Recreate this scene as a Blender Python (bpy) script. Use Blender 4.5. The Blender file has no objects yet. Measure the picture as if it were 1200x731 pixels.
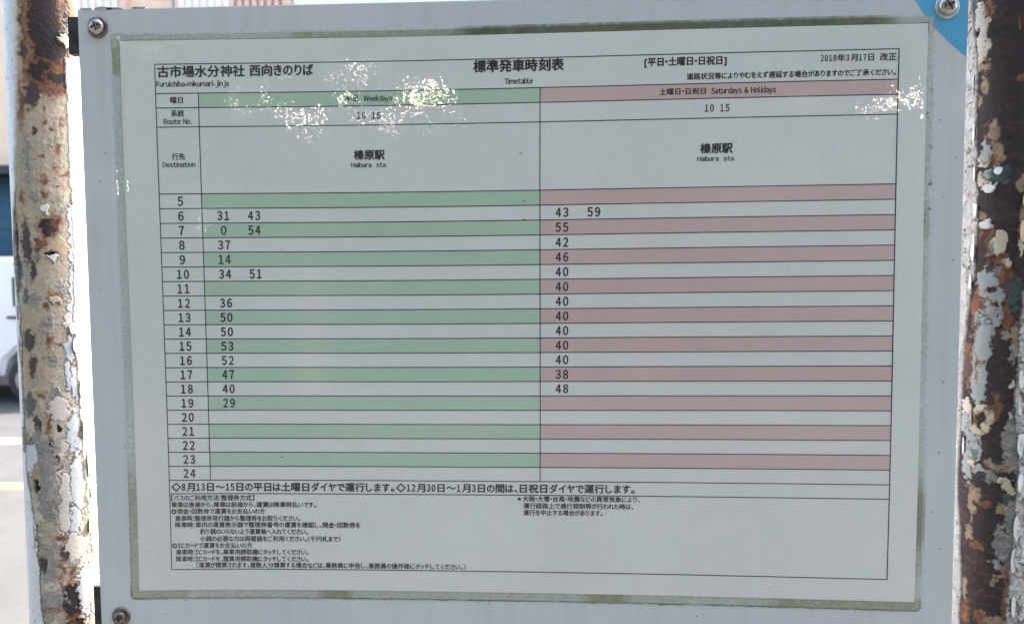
import bpy, bmesh, math, random
import numpy as np
from mathutils import Vector, Matrix

random.seed(7)
SC = bpy.context.scene
COL = SC.collection
Z0 = 1.45                      # height of the middle of the timetable sheet above the road

# ------------------------------------------------------------------ camera
cam_d = bpy.data.cameras.new('camera')
cam = bpy.data.objects.new('camera', cam_d); COL.objects.link(cam); SC.camera = cam
cam_d.sensor_width = 36.0; cam_d.lens = 25.5
cam_d.clip_start = 0.02; cam_d.clip_end = 500
RW = ((0.9989726, 0.0447629, -0.0070753), (-0.0450851, 0.9974677, -0.0550050), (0.0045952, 0.0552675, 0.9984610))
m = Matrix(((RW[0][0], RW[2][0], -RW[1][0], 0.015397),
            (RW[0][1], RW[2][1], -RW[1][1], -0.383332),
            (RW[0][2], RW[2][2], -RW[1][2], 0.025449 + Z0), (0, 0, 0, 1)))
cam.matrix_world = m
cam_d.dof.use_dof = True; cam_d.dof.focus_distance = 0.388; cam_d.dof.aperture_fstop = 13.0

# ------------------------------------------------------------------ sky and sun
SUN_EL = math.radians(54); SUN_AZ = math.radians(29)      # azimuth clockwise from +Y
w = bpy.data.worlds.new('World'); SC.world = w; w.use_nodes = True
nt = w.node_tree; bg = nt.nodes['Background']; sky = nt.nodes.new('ShaderNodeTexSky')
sky.sky_type = 'NISHITA'; sky.sun_disc = False; sky.sun_elevation = SUN_EL; sky.sun_rotation = SUN_AZ
sky.dust_density = 5.0; sky.ozone_density = 0.3; sky.air_density = 0.8
nt.links.new(sky.outputs[0], bg.inputs[0]); bg.inputs[1].default_value = 0.15
sd = bpy.data.lights.new('sun', 'SUN'); sd.energy = 2.6; sd.angle = math.radians(0.5); sd.color = (1.0, 0.955, 0.88)
sun = bpy.data.objects.new('sun', sd); COL.objects.link(sun)
SDIR = Vector((math.sin(SUN_AZ) * math.cos(SUN_EL), math.cos(SUN_AZ) * math.cos(SUN_EL), math.sin(SUN_EL)))
sun.rotation_euler = SDIR.to_track_quat('Z', 'Y').to_euler(); sun.location = (3, 6, 9)
SC.view_settings.view_transform = 'Standard'; SC.view_settings.look = 'None'
SC.view_settings.exposure = 3.05; SC.view_settings.gamma = 1.0
SC.view_settings.use_curve_mapping = False

# ------------------------------------------------------------------ helpers
def empty(name, loc=(0, 0, 0), label=None, cat=None, group=None, kind=None):
    o = bpy.data.objects.new(name, None); COL.objects.link(o); o.location = loc
    o.empty_display_size = 0.02
    tag(o, label, cat, group, kind); return o

def tag(o, label=None, cat=None, group=None, kind=None):
    if label: o['label'] = label
    if cat: o['category'] = cat
    if group: o['group'] = group
    if kind: o['kind'] = kind
    return o

def link(name, me, mat=None, parent=None, loc=(0, 0, 0)):
    o = bpy.data.objects.new(name, me); COL.objects.link(o)
    if mat and not me.materials: me.materials.append(mat)
    if parent is not None: o.parent = parent
    o.location = loc
    return o

def mesh(name, V, F, smooth=False):
    me = bpy.data.meshes.new(name)
    me.from_pydata([tuple(map(float, v)) for v in V], [], [tuple(int(i) for i in f) for f in F])
    if smooth: me.polygons.foreach_set('use_smooth', [True] * len(me.polygons))
    me.update(); return me

def grid_mesh(name, P, smooth=True, close=False):
    """P: (n, m, 3) array of points -> quad sheet."""
    n, mm = P.shape[:2]
    me = bpy.data.meshes.new(name)
    V = P.reshape(-1, 3).astype(np.float32)
    i = np.arange(n - 1)[:, None]; jm = mm if close else mm - 1
    j = np.arange(jm)[None, :]; j2 = (j + 1) % mm
    F = np.stack([i * mm + j, i * mm + j2, (i + 1) * mm + j2, (i + 1) * mm + j], -1).reshape(-1, 4)
    me.vertices.add(len(V)); me.vertices.foreach_set('co', V.ravel())
    me.loops.add(F.size); me.loops.foreach_set('vertex_index', F.ravel().astype(np.int32))
    me.polygons.add(len(F)); me.polygons.foreach_set('loop_start', (np.arange(len(F)) * 4).astype(np.int32))
    me.polygons.foreach_set('use_smooth', np.full(len(F), smooth))
    me.update(calc_edges=True); me.validate(); return me

def set_col(me, name, arr):
    a = me.attributes.new(name, 'FLOAT_COLOR', 'POINT')
    c = np.ones((len(me.vertices), 4), np.float32); c[:, :arr.shape[1]] = arr
    a.data.foreach_set('color', c.ravel())

def set_f(me, name, arr):
    a = me.attributes.new(name, 'FLOAT', 'POINT'); a.data.foreach_set('value', arr.astype(np.float32).ravel())

def box(bm, x0, x1, y0, y1, z0, z1, bev=0.0):
    r = bmesh.ops.create_cube(bm, size=1.0)
    for v in r['verts']:
        v.co.x = x0 + (v.co.x + .5) * (x1 - x0); v.co.y = y0 + (v.co.y + .5) * (y1 - y0); v.co.z = z0 + (v.co.z + .5) * (z1 - z0)
    if bev:
        es = list({e for v in r['verts'] for e in v.link_edges})
        bmesh.ops.bevel(bm, geom=es, offset=bev, segments=2, affect='EDGES', profile=.6)

def box_obj(name, dims, mat, parent=None, bev=0.0):
    bm = bmesh.new(); box(bm, *dims, bev=bev); me = bpy.data.meshes.new(name); bm.to_mesh(me); bm.free()
    return link(name, me, mat, parent)

def lattice(seed, n=256):
    return np.random.RandomState(seed).rand(n, n)
_L = {}
def vnoise(x, y, seed):
    if seed not in _L: _L[seed] = lattice(seed)
    L = _L[seed]; x = x + 61.3; y = y + 37.7
    xi = np.floor(x).astype(int); yi = np.floor(y).astype(int); fx = x - xi; fy = y - yi
    fx = fx * fx * (3 - 2 * fx); fy = fy * fy * (3 - 2 * fy)
    g = lambda a, b: L[a % 256, b % 256]
    return ((g(xi, yi) * (1 - fx) + g(xi + 1, yi) * fx) * (1 - fy) + (g(xi, yi + 1) * (1 - fx) + g(xi + 1, yi + 1) * fx) * fy)
def fbm(x, y, seed, o=4):
    s = 0; a = 1; t = 0
    for k in range(o):
        s = s + a * (vnoise(x * 2 ** k, y * 2 ** k, seed + k) - .5); t += a; a *= .55
    return s / t * 2
def sst(a, b, x):
    t = np.clip((x - a) / (b - a), 0, 1); return t * t * (3 - 2 * t)

def worley(x, y, seed):
    """distance to nearest and second nearest jittered cell point, and the cell's random value"""
    R = np.random.RandomState(seed); jx = R.rand(64, 64); jy = R.rand(64, 64); rv = R.rand(64, 64)
    xi = np.floor(x).astype(int); yi = np.floor(y).astype(int)
    d1 = np.full(x.shape, 9.0); d2 = np.full(x.shape, 9.0); val = np.zeros(x.shape)
    for a in (-1, 0, 1):
        for b in (-1, 0, 1):
            cx = xi + a; cy = yi + b; k = (cx % 64, cy % 64)
            d = np.hypot(cx + jx[k] - x, cy + jy[k] - y)
            m1 = d < d1
            d2 = np.where(m1, d1, np.minimum(d2, d)); val = np.where(m1, rv[k], val); d1 = np.where(m1, d, d1)
    return d1, d2, val

# ------------------------------------------------------------------ materials
def mat(name, color=(.8, .8, .8), rough=.5, metal=0.0, coat=0.0, spec=.5):
    M = bpy.data.materials.new(name); M.use_nodes = True
    b = M.node_tree.nodes['Principled BSDF']
    b.inputs['Base Color'].default_value = (*color, 1); b.inputs['Roughness'].default_value = rough
    b.inputs['Metallic'].default_value = metal; b.inputs['Coat Weight'].default_value = coat
    b.inputs['Specular IOR Level'].default_value = spec
    return M
def nodes(M): return M.node_tree.nodes, M.node_tree.links, M.node_tree.nodes['Principled BSDF']
def obj_noise(M, scale, detail=4, rough=.6, dist=0.0):
    n, l, b = nodes(M); tc = n.new('ShaderNodeTexCoord'); t = n.new('ShaderNodeTexNoise')
    t.inputs['Scale'].default_value = scale; t.inputs['Detail'].default_value = detail
    t.inputs['Roughness'].default_value = rough; t.inputs['Distortion'].default_value = dist
    l.new(tc.outputs['Object'], t.inputs['Vector']); return t
def ramp(M, src, stops):
    n, l, b = nodes(M); r = n.new('ShaderNodeValToRGB'); e = r.color_ramp.elements
    while len(e) < len(stops): e.new(.5)
    for k, (p, c) in enumerate(stops): e[k].position = p; e[k].color = (*c, 1) if len(c) == 3 else c
    l.new(src, r.inputs['Fac']); return r
def bump(M, src, strength, dist):
    n, l, b = nodes(M); u = n.new('ShaderNodeBump'); u.inputs['Strength'].default_value = strength
    u.inputs['Distance'].default_value = dist; l.new(src, u.inputs['Height']); l.new(u.outputs[0], b.inputs['Normal']); return u

def tinted(name, c1, c2, scale, rough=.5, bs=.1, bd=.0005, coat=0.0, metal=0.0, lo=.35, hi=.65):
    M = mat(name, c1, rough, metal, coat); t = obj_noise(M, scale)
    r = ramp(M, t.outputs['Fac'], [(lo, c1), (hi, c2)]); n, l, b = nodes(M); l.new(r.outputs[0], b.inputs['Base Color'])
    if bs: bump(M, t.outputs['Fac'], bs, bd)
    return M

# board paint: white enamel with faint mottling, fine dust specks and orange-peel
M_BOARD = mat('board_paint', (.54, .56, .58), .33, 0, .35)
n, l, b = nodes(M_BOARD)
t1 = obj_noise(M_BOARD, 9, 3); t2 = obj_noise(M_BOARD, 420, 2, .5); t3 = obj_noise(M_BOARD, 900, 3, .7)
r1 = ramp(M_BOARD, t1.outputs['Fac'], [(.3, (.510, .534, .552)), (.7, (.558, .568, .573))])
r2 = ramp(M_BOARD, t2.outputs['Fac'], [(.745, (1, 1, 1)), (.79, (.32, .31, .28))])
mp = n.new('ShaderNodeMapping'); mp.inputs['Scale'].default_value = (1, 1, .07); tcs = n.new('ShaderNodeTexCoord'); ts = n.new('ShaderNodeTexNoise'); ts.inputs['Scale'].default_value = 120; ts.inputs['Detail'].default_value = 5
l.new(tcs.outputs['Object'], mp.inputs[0]); l.new(mp.outputs[0], ts.inputs['Vector'])
rs = ramp(M_BOARD, ts.outputs['Fac'], [(.50, (1, 1, 1)), (.80, (.90, .89, .86))]); ms = n.new('ShaderNodeMixRGB'); ms.blend_type = 'MULTIPLY'; ms.inputs[0].default_value = 1
l.new(r1.outputs[0], ms.inputs[1]); l.new(rs.outputs[0], ms.inputs[2]); r1 = ms
mx = n.new('ShaderNodeMixRGB'); mx.blend_type = 'MULTIPLY'; mx.inputs[0].default_value = .8
l.new(r1.outputs[0], mx.inputs[1]); l.new(r2.outputs[0], mx.inputs[2])
l.new(mx.outputs[0], b.inputs['Base Color']); bump(M_BOARD, t3.outputs['Fac'], .25, .00012)
b.inputs['Coat Roughness'].default_value = .12

M_EDGE = tinted('board_edge_worn', (.5, .5, .48), (.16, .14, .12), 160, .7, .2, .0003)
M_BLUE = tinted('blue_enamel', (.085, .345, .58), (.10, .39, .62), 60, .35, .05, .0002, .3)
def printed(name, c, fade):
    M = mat(name, c, .6); n, l, b = nodes(M)
    a = obj_noise(M, 7.5, 3, .55, .6); q = obj_noise(M, 1500, 2, .6); st = obj_noise(M, 42, 5, .7)
    lo = tuple(v * .955 for v in c); hi = tuple(v + (1 - v) * fade for v in c)
    r = ramp(M, a.outputs['Fac'], [(.30, lo), (.72, hi)]); r2 = ramp(M, q.outputs['Fac'], [(.25, (.93, .93, .935)), (.75, (1.05, 1.05, 1.045))])
    r3 = ramp(M, st.outputs['Fac'], [(.60, (1, 1, 1)), (.78, (.965, .955, .92))])
    m1 = n.new('ShaderNodeMixRGB'); m1.blend_type = 'MULTIPLY'; m1.inputs[0].default_value = 1
    m2 = n.new('ShaderNodeMixRGB'); m2.blend_type = 'MULTIPLY'; m2.inputs[0].default_value = 1
    l.new(r.outputs[0], m1.inputs[1]); l.new(r2.outputs[0], m1.inputs[2]); l.new(m1.outputs[0], m2.inputs[1]); l.new(r3.outputs[0], m2.inputs[2])
    l.new(m2.outputs[0], b.inputs['Base Color']); return M
M_PAPER = printed('laminated_paper', (.745, .745, .730), .10)
M_GREEN = printed('green_ink', (.445, .622, .462), .055)
M_PINK = printed('pink_ink', (.645, .462, .436), .055)
M_INK = mat('black_ink', (.016, .018, .028), .6)

def film_material():
    M = bpy.data.materials.new('laminate_film'); M.use_nodes = True
    n = M.node_tree.nodes; l = M.node_tree.links; n.clear()
    out = n.new('ShaderNodeOutputMaterial'); mixs = n.new('ShaderNodeMixShader')
    tr = n.new('ShaderNodeBsdfTransparent'); gl = n.new('ShaderNodeBsdfGlossy'); fr = n.new('ShaderNodeFresnel')
    tr.inputs[0].default_value = (.985, .99, .985, 1)
    gl.inputs['Roughness'].default_value = .014; fr.inputs['IOR'].default_value = 1.5
    tc = n.new('ShaderNodeTexCoord')
    a = n.new('ShaderNodeTexNoise'); a.inputs['Scale'].default_value = 360; a.inputs['Detail'].default_value = 0.6
    c = n.new('ShaderNodeTexNoise'); c.inputs['Scale'].default_value = 17; c.inputs['Detail'].default_value = 2
    l.new(tc.outputs['Object'], a.inputs['Vector']); l.new(tc.outputs['Object'], c.inputs['Vector'])
    b1 = n.new('ShaderNodeBump'); b1.inputs['Strength'].default_value = 1.0; b1.inputs['Distance'].default_value = .000034
    b2 = n.new('ShaderNodeBump'); b2.inputs['Strength'].default_value = .3; b2.inputs['Distance'].default_value = .0005
    l.new(a.outputs['Fac'], b1.inputs['Height']); l.new(c.outputs['Fac'], b2.inputs['Height'])
    l.new(b2.outputs[0], b1.inputs['Normal'])
    l.new(b1.outputs[0], gl.inputs['Normal']); l.new(b1.outputs[0], fr.inputs['Normal'])
    l.new(fr.outputs[0], mixs.inputs[0]); l.new(tr.outputs[0], mixs.inputs[1]); l.new(gl.outputs[0], mixs.inputs[2])
    df = n.new('ShaderNodeBsdfDiffuse'); df.inputs[0].default_value = (.80, .79, .76, 1); dm = n.new('ShaderNodeMixShader')
    v = n.new('ShaderNodeTexNoise'); v.inputs['Scale'].default_value = 11; v.inputs['Detail'].default_value = 6; v.inputs['Distortion'].default_value = .8; l.new(tc.outputs['Object'], v.inputs['Vector'])
    vr = n.new('ShaderNodeMapRange'); vr.inputs[1].default_value = .42; vr.inputs[2].default_value = .75; vr.inputs[3].default_value = .015; vr.inputs[4].default_value = .075
    l.new(v.outputs['Fac'], vr.inputs[0]); l.new(vr.outputs[0], dm.inputs[0]); l.new(mixs.outputs[0], dm.inputs[1]); l.new(df.outputs[0], dm.inputs[2])
    l.new(dm.outputs[0], out.inputs[0]); return M
M_FILM = film_material()

def attr_mat(name, rough=.7, coat=0, bump_scale=900, bs=.4, bd=.0002, metal=0, tint=.25):
    M = mat(name, (.5, .5, .5), rough, metal, coat); n, l, b = nodes(M)
    a = n.new('ShaderNodeAttribute'); a.attribute_name = 'tone'
    t = obj_noise(M, bump_scale, 5, .65)
    r = ramp(M, t.outputs['Fac'], [(.3, (1 - tint,) * 3), (.7, (1 + tint * .4,) * 3)])
    mx = n.new('ShaderNodeMixRGB'); mx.blend_type = 'MULTIPLY'; mx.inputs[0].default_value = 1
    l.new(a.outputs['Color'], mx.inputs[1]); l.new(r.outputs[0], mx.inputs[2]); l.new(mx.outputs[0], b.inputs['Base Color'])
    bump(M, t.outputs['Fac'], bs, bd)
    ra = n.new('ShaderNodeAttribute'); ra.attribute_name = 'dull'; l.new(ra.outputs['Fac'], b.inputs['Roughness'])
    return M
M_POLE = attr_mat('peeling_paint_and_rust')
M_GRIME = attr_mat('algae_stain', bump_scale=500, bs=.1)
M_STEEL = tinted('stainless_steel', (.50, .48, .46), (.26, .23, .21), 300, .28, .15, .0001, 0, 1)
M_STEEL_DARK = tinted('tarnished_steel', (.24, .20, .18), (.12, .10, .09), 300, .36, .2, .0001, 0, .9)
M_WASHER = tinted('pale_washer', (.62, .61, .58), (.35, .33, .30), 200, .4, .1, .0001, 0, .6)
M_BRK = tinted('blackened_bracket', (.018, .018, .016), (.05, .046, .036), 220, .7, .4, .0004)
M_PIT = mat('screw_recess_dirt', (.02, .018, .016), .8)

# ------------------------------------------------------------------ the notice board
board = empty('notice_board', (0, 0, Z0), 'white enamelled metal notice board with a blue upper right corner, screwed between two rusty poles', 'notice board')
BX0, BX1, BZ0, BZ1 = -.2322, .2294, -.26, .1662
bm = bmesh.new(); box(bm, BX0, BX1, 0, .0022, BZ0, BZ1, bev=.0005)
me = bpy.data.meshes.new('panel'); bm.to_mesh(me); bm.free(); me.materials.append(M_BOARD)
panel = link('panel', me, None, board)
# blue corner: its lower edge bows gently outwards
arc = [(BX1 - .0003, .1322), (.2245, .1362), (.2195, .1406), (.2145, .1457), (.2094, .1519), (.2062, .1560), (.2036, .1601), (.2005, BZ1 - .0004)]
V = [(x, -.00012, z) for x, z in arc] + [(BX1 - .0003, -.00012, BZ1 - .0004)]
Vb = [(x, -.00001, z) for x, _, z in V]
nV = len(V); F = [tuple(range(nV))[::-1]] + [(k, (k + 1) % nV, nV + (k + 1) % nV, nV + k) for k in range(nV)]
bc = link('blue_corner', mesh('blue_corner', V + Vb, F), M_BLUE, board); bc['label'] = 'sky blue painted corner of the board'
V = [(BX0 + .0003, -.00012, -.1700), (-.2262, -.00012, -.1700), (-.2268, -.00012, -.1660), (-.2300, -.00012, -.1652), (BX0 + .0003, -.00012, -.1672)]
# worn chips on the top edge of the board
def chip(name, x, z, wd, h, mt, par, seed, y=-.0002, t=.0006):
    R = random.Random(seed); k = 11; pts = []
    for a in range(k):
        an = 2 * math.pi * a / k; q = R.uniform(.75, 1.15)
        pts.append((x + wd * q * math.cos(an), z + h * q * math.sin(an)))
    V = [(px, y, pz) for px, pz in pts] + [(px, y + t, pz) for px, pz in pts]
    F = [tuple(range(k))[::-1], tuple(range(k, 2 * k))] + [(a, (a + 1) % k, k + (a + 1) % k, k + a) for a in range(k)]
    return link(name, mesh(name, V, F), mt, par)
for k, (x, wd) in enumerate([(-.2275, .0035), (-.2180, .0052), (-.2118, .0045), (-.1985, .004)]):
    chip('dirt_patch', x, .16635, wd, .0007 + .0004 * (k == 1), M_EDGE, board, 40 + k, y=-.0001, t=.0018)
# dark specks and scratches on the enamel
SPK = [(-.0206, .1628), (-.1995, .149), (-.2235, .0755), (-.2262, .0175), (-.2200, .0905), (.2215, -.033), (.2175, -.1015), (.2225, -.121), (.2250, .030), (.2195, .062), (-.2150, -.0690),
       (.2205, -.0700), (-.1950, -.1625), (.0960, -.1595), (.2170, .101)]
for k, (x, z) in enumerate(SPK):
    chip('dirt_speck', x, z, .0003 + .00015 * (k % 3), .0003, M_PIT, board, 90 + k, y=-.00006, t=.00005)

def screw(x, z, rw, rh, mw, mh, ang, label=None):
    root = link('screw', bpy.data.meshes.new('screw'), None, board, (x, 0, z))
    # washer: flat ring with rounded rims
    prof = [(rh * .5, -.0002), (rh * .62, -.0010), (rw * .93, -.0010), (rw, -.0006), (rw, -.00003)]
    P = np.array([[[r * math.cos(a), y, r * math.sin(a)] for a in np.linspace(0, 2 * math.pi, 65)[:-1]] for r, y in prof])
    wsh = link('washer', grid_mesh('washer', P, True, True), mw, root)
    # dome head with a cross recess pressed into it
    nr, na = 46, 96
    rr = np.linspace(0, 1, nr)[:, None] * rh; aa = np.linspace(0, 2 * math.pi, na + 1)[None, :-1]
    X = rr * np.cos(aa); Z = rr * np.sin(aa); q = np.clip(rr / rh, 0, 1) + 0 * aa
    Y = -.0010 - .0024 * np.sqrt(np.clip(1 - q ** 2.6, 0, 1))
    Xr = X * math.cos(ang) + Z * math.sin(ang); Zr = -X * math.sin(ang) + Z * math.cos(ang)
    arm = rh * .13; L_ = rh * .60
    dx = np.maximum(np.abs(Xr) - arm, np.abs(Zr) - L_); dz = np.maximum(np.abs(Zr) - arm, np.abs(Xr) - L_)
    d = np.minimum(dx, dz); d = np.minimum(d, np.hypot(X, Z) - arm * 1.7)
    pit = sst(.00012, -.00022, d) if False else np.clip((.00008 - d) / .00034, 0, 1)
    Y = Y + pit * .0015
    P = np.stack([X, Y, Z], -1)
    me = grid_mesh('screw_head', P, True, True)
    h = link('screw_head', me, mh, root)
    me2 = root.data
    bmx = bmesh.new(); bmesh.ops.create_cone(bmx, cap_ends=True, segments=24, radius1=rh * .45, radius2=rh * .45, depth=.012,
        matrix=Matrix.Translation((0, .004, 0)) @ Matrix.Rotation(math.pi / 2, 4, 'X')); bmx.to_mesh(me2); bmx.free(); me2.materials.append(mh)
    if label: root['label'] = label
    return root
screw(-.2214, .1566, .0056, .0041, M_STEEL_DARK, M_STEEL, .35)
screw(.2188, .1573, .0060, .0046, M_WASHER, M_STEEL, .6, 'screw through the blue corner with a pale washer')
screw(-.2206, -.1640, .0052, .0034, M_STEEL_DARK, M_STEEL_DARK, .2, 'dark tarnished screw low on the left')
screw(.2188, -.2400, .0056, .0041, M_STEEL_DARK, M_STEEL, .1)
# folded strips behind the panel that tie it to the poles
box_obj('mounting_bracket', (-.2378, -.2250, .0024, .0075, -.230, -.1482), M_BRK, board, .0008)
box_obj('mounting_bracket', (-.2396, -.2200, .0024, .0080, .1438, .1636), M_BRK, board, .0008)
box_obj('mounting_bracket', (.2240, .2310, .0024, .0085, .1420, .1640), M_BRK, board, .0008)
box_obj('mounting_bracket', (.2240, .2330, .0024, .0075, -.230, -.1950), M_BRK, board, .0008)

# ------------------------------------------------------------------ the laminated timetable
CU = [-0.0711, 201.0024, 0.4586, 0.3658, 0.718, -0.1578, -2.1706, -0.8984, 0.0863, 0.5456, -0.1419, -0.6273, -0.1416, 1.1098]
CV = [-0.2878, 0.6215, 149.4892, 0.7975, 0.8392, 0.9851, -0.9529, 1.2662, -0.5896, -0.2835, -0.4795, -0.6064, -0.7843, 0.682]
def warp(U, V):
    """millimetres on the flat print -> metres on the board (the pouch has shrunk and bowed slightly)"""
    U = np.asarray(U, float) / 200; V = np.asarray(V, float) / 150
    B = np.stack([1 + 0 * U, U, V, U * U, U * V, V * V, U ** 3, U * U * V, U * V * V, V ** 3, U ** 4, U ** 3 * V, U * U * V * V, U ** 5], -1)
    return B @ np.array(CU) / 1e3, B @ np.array(CV) / 1e3

sheet = empty('timetable_sheet', (0, 0, Z0), 'laminated A3 bus timetable with green weekday and pink weekend rows stuck on the white board', 'timetable')
def sheet_quad(name, u0, u1, v0, v1, y, mt, parent, step=8):
    nu = max(2, int((u1 - u0) / step) + 1); nv = max(2, int((v1 - v0) / step) + 1)
    U, V = np.meshgrid(np.linspace(u0, u1, nu), np.linspace(v1, v0, nv)); X, Z = warp(U, V)
    P = np.stack([X, np.full_like(X, y), Z], -1)
    return link(name, grid_mesh(name, P), mt, parent)
# paper with real thickness: front sheet + rim
PU0, PU1, PV0, PV1 = -209.4, 209.7, -149.0, 148.5
U, V = np.meshgrid(np.linspace(PU0, PU1, 60), np.linspace(PV1, PV0, 44))
X, Z = warp(U, V); P = np.stack([X, np.full_like(X, -.00040), Z], -1)
P = np.concatenate([P[:1] * [1, 0, 1] + [0, -.00012, 0], P, P[-1:] * [1, 0, 1] + [0, -.00012, 0]], 0)
P = np.concatenate([P[:, :1] * [1, 0, 1] + [0, -.00012, 0], P, P[:, -1:] * [1, 0, 1] + [0, -.00012, 0]], 1)
link('paper', grid_mesh('paper', P, False), M_PAPER, sheet)
YB, YT, YL = -.00043, -.00049, -.00046
UL, US, UM, UR = -190.75, -167.57, 12.93, 195.38
ROW = [68.33 - 7.7615 * k for k in range(21)]
HV = dict(top=136.16, h1=120.98, h2=113.45, h3=103.46, n=-94.47, b=-137.17)
bands = [(HV['h1'], HV['h2'])] + [(ROW[k], ROW[k + 1]) for k in range(0, 19, 2)]
for a, c in bands:
    sheet_quad('green_band', US, UM, c, a, YB, M_GREEN, sheet)
    sheet_quad('pink_band', UM, UR, c, a, YB, M_PINK, sheet)
LV = []; LF = []
def rule(u0, v0, u1, v1, wd):
    k = max(2, int(max(abs(u1 - u0), abs(v1 - v0)) / 6) + 1); t = np.linspace(0, 1, k)
    U = u0 + (u1 - u0) * t; V = v0 + (v1 - v0) * t
    du, dv = (0, wd / 2) if abs(u1 - u0) > abs(v1 - v0) else (wd / 2, 0)
    Xa, Za = warp(U - du, V - dv); Xb, Zb = warp(U + du, V + dv); s = len(LV)
    yy = YL if du == 0 else YL - .00001
    for i in range(k): LV.append((Xa[i], yy, Za[i])); LV.append((Xb[i], yy, Zb[i]))
    for i in range(k - 1): LF.append((s + 2 * i, s + 2 * i + 2, s + 2 * i + 3, s + 2 * i + 1) if du == 0 else (s + 2 * i, s + 2 * i + 1, s + 2 * i + 3, s + 2 * i + 2))
WL = .50
for v_ in [HV['top'], HV['h1'], HV['h2'], HV['h3']] + ROW + [HV['n'], HV['b']]: rule(UL - WL / 2, v_, UR + WL / 2, v_, WL)
rule(UL, HV['top'], UL, HV['b'], WL); rule(UR, HV['top'], UR, HV['b'], WL + .1)
rule(US, HV['h1'], US, ROW[-1], WL); rule(UM, HV['h1'], UM, ROW[-1], WL)
link('ruled_line', mesh('ruled_line', LV, LF), M_INK, sheet)

TEXTS = [
    ('古市場水分神社', -189.37, -142.26, 132.32, 5.83),
    ('西向きのりば', -139.51, -105.71, 132.48, 5.81),
    ('Furuichiba-mikumari-jinja', -190.05, -150.94, 125.96, 2.92),
    ('標準発車時刻表', -21.46, 24.98, 132.61, 6.08),
    ('Timetable', -5.33, 9.13, 124.66, 2.96),
    ('[平日・土曜日・日祝日]', 66.49, 108.05, 132.56, 4.3),
    ('道路状況等によりやむをえず遅延する場合がありますのでご了承ください。', 88.04, 194.04, 124.71, 3.26),
    ('2018年3月17日 改正', 155.97, 194.14, 132.38, 3.76),
    ('曜日', -182.91, -176.04, 117.52, 3.38),
    ('系統', -182.59, -175.71, 110.64, 3.38),
    ('Route No.', -186.88, -171.67, 106.32, 2.68),
    ('行先', -182.97, -175.87, 88.04, 3.41),
    ('Destination', -188.17, -170.46, 83.87, 2.69),
    ('平日', -88.58, -82.16, 117.4, 3.26),
    ('Weekdays', -79.09, -63.95, 117.37, 2.99),
    ('土曜日・日祝日', 74.16, 97.75, 117.35, 3.29),
    ('Saturdays & Holidays', 100.71, 133.46, 117.29, 3.02),
    ('10 15', -82.65, -70.31, 108.4, 3.45),
    ('10 15', 97.49, 109.92, 108.48, 3.63),
    ('榛原駅', -84.57, -68.41, 88.07, 4.98),
    ('Haibara  sta.', -86.11, -67.17, 82.86, 2.58),
    ('榛原駅', 95.6, 111.86, 88.16, 5.05),
    ('Haibara  sta.', 94.0, 113.25, 82.92, 2.53),
    ('◇8月13日～15日の平日は土曜日ダイヤで運行します。', -189.61, -65.8, -90.63, 4.78),
    ('◇12月30日～1月3日の間は、日祝日ダイヤで運行します。', -64.63, 62.99, -90.69, 4.71),
    ('【バスのご利用方法：整理券方式】', -190.03, -143.29, -96.74, 3.17),
    ('乗車は後扉から、降車は前扉から、運賃は降車時払いです。', -189.9, -108.82, -100.55, 3.07),
    ('◎現金・回数券で運賃をお支払いの方', -190.01, -137.47, -104.32, 3.08),
    ('乗車時：整理券発行器から整理券をお取りください。', -187.95, -117.88, -108.26, 3.08),
    ('降車時：車内の運賃表示器で整理券番号の運賃を確認し、現金・回数券を', -188.05, -84.53, -111.92, 3.09),
    ('釣り銭のいらないよう運賃箱へ入れてください。', -174.15, -113.7, -115.77, 3.09),
    ('小銭の必要な方は両替器をご利用ください。（千円札まで）', -174.25, -95.71, -119.79, 3.1),
    ('◎ICカードで運賃をお支払いの方', -190.04, -145.03, -123.6, 3.1),
    ('乗車時：ICカードを、乗車用読取機にタッチしてください。', -187.96, -113.53, -127.32, 3.11),
    ('降車時：ICカードを、精算用読取機にタッチしてください。', -188.05, -113.57, -131.21, 3.12),
    ('〔運賃が精算されます。複数人分精算する場合などは、乗務員に申告し、乗務員の操作後にタッチしてください。〕', -176.52, -27.14, -134.77, 3.11),
    ('※大雨・大雪・台風・地震などの異常気象により、', 0.92, 66.03, -96.38, 3.01),
    ('運行経路上で通行規制等が行われた時は、', 4.13, 62.47, -100.22, 3.01),
    ('運行を中止する場合があります。', 4.14, 46.24, -103.98, 3.02),
]
rows = {5: ([], []), 6: ([31, 43], [43, 59]), 7: ([0, 54], [55]), 8: ([37], [42]), 9: ([14], [46]), 10: ([34, 51], [40]), 11: ([], [40]), 12: ([36], [40]),
        13: ([50], [40]), 14: ([50], [40]), 15: ([53], [40]), 16: ([52], [40]), 17: ([47], [38]), 18: ([40], [48]), 19: ([29], []), 20: ([], []), 21: ([], []), 22: ([], []), 23: ([], []), 24: ([], [])}
DW = 6.35; DH = 4.72
for k, hr in enumerate(range(5, 25)):
    vc = (ROW[k] + ROW[k + 1]) / 2 - .05
    def num(s, uc, w_=None):
        s = str(s); wd = DW if len(s) == 2 else 2.75
        TEXTS.append((s, uc - wd / 2, uc + wd / 2, vc, DH))
    num(hr, -179.25)
    for q, mnt in enumerate(rows[hr][0]): num(mnt, (-156.0 if q == 0 else -139.2))
    for q, mnt in enumerate(rows[hr][1]): num(mnt, (24.4 if q == 0 else 40.9))

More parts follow.
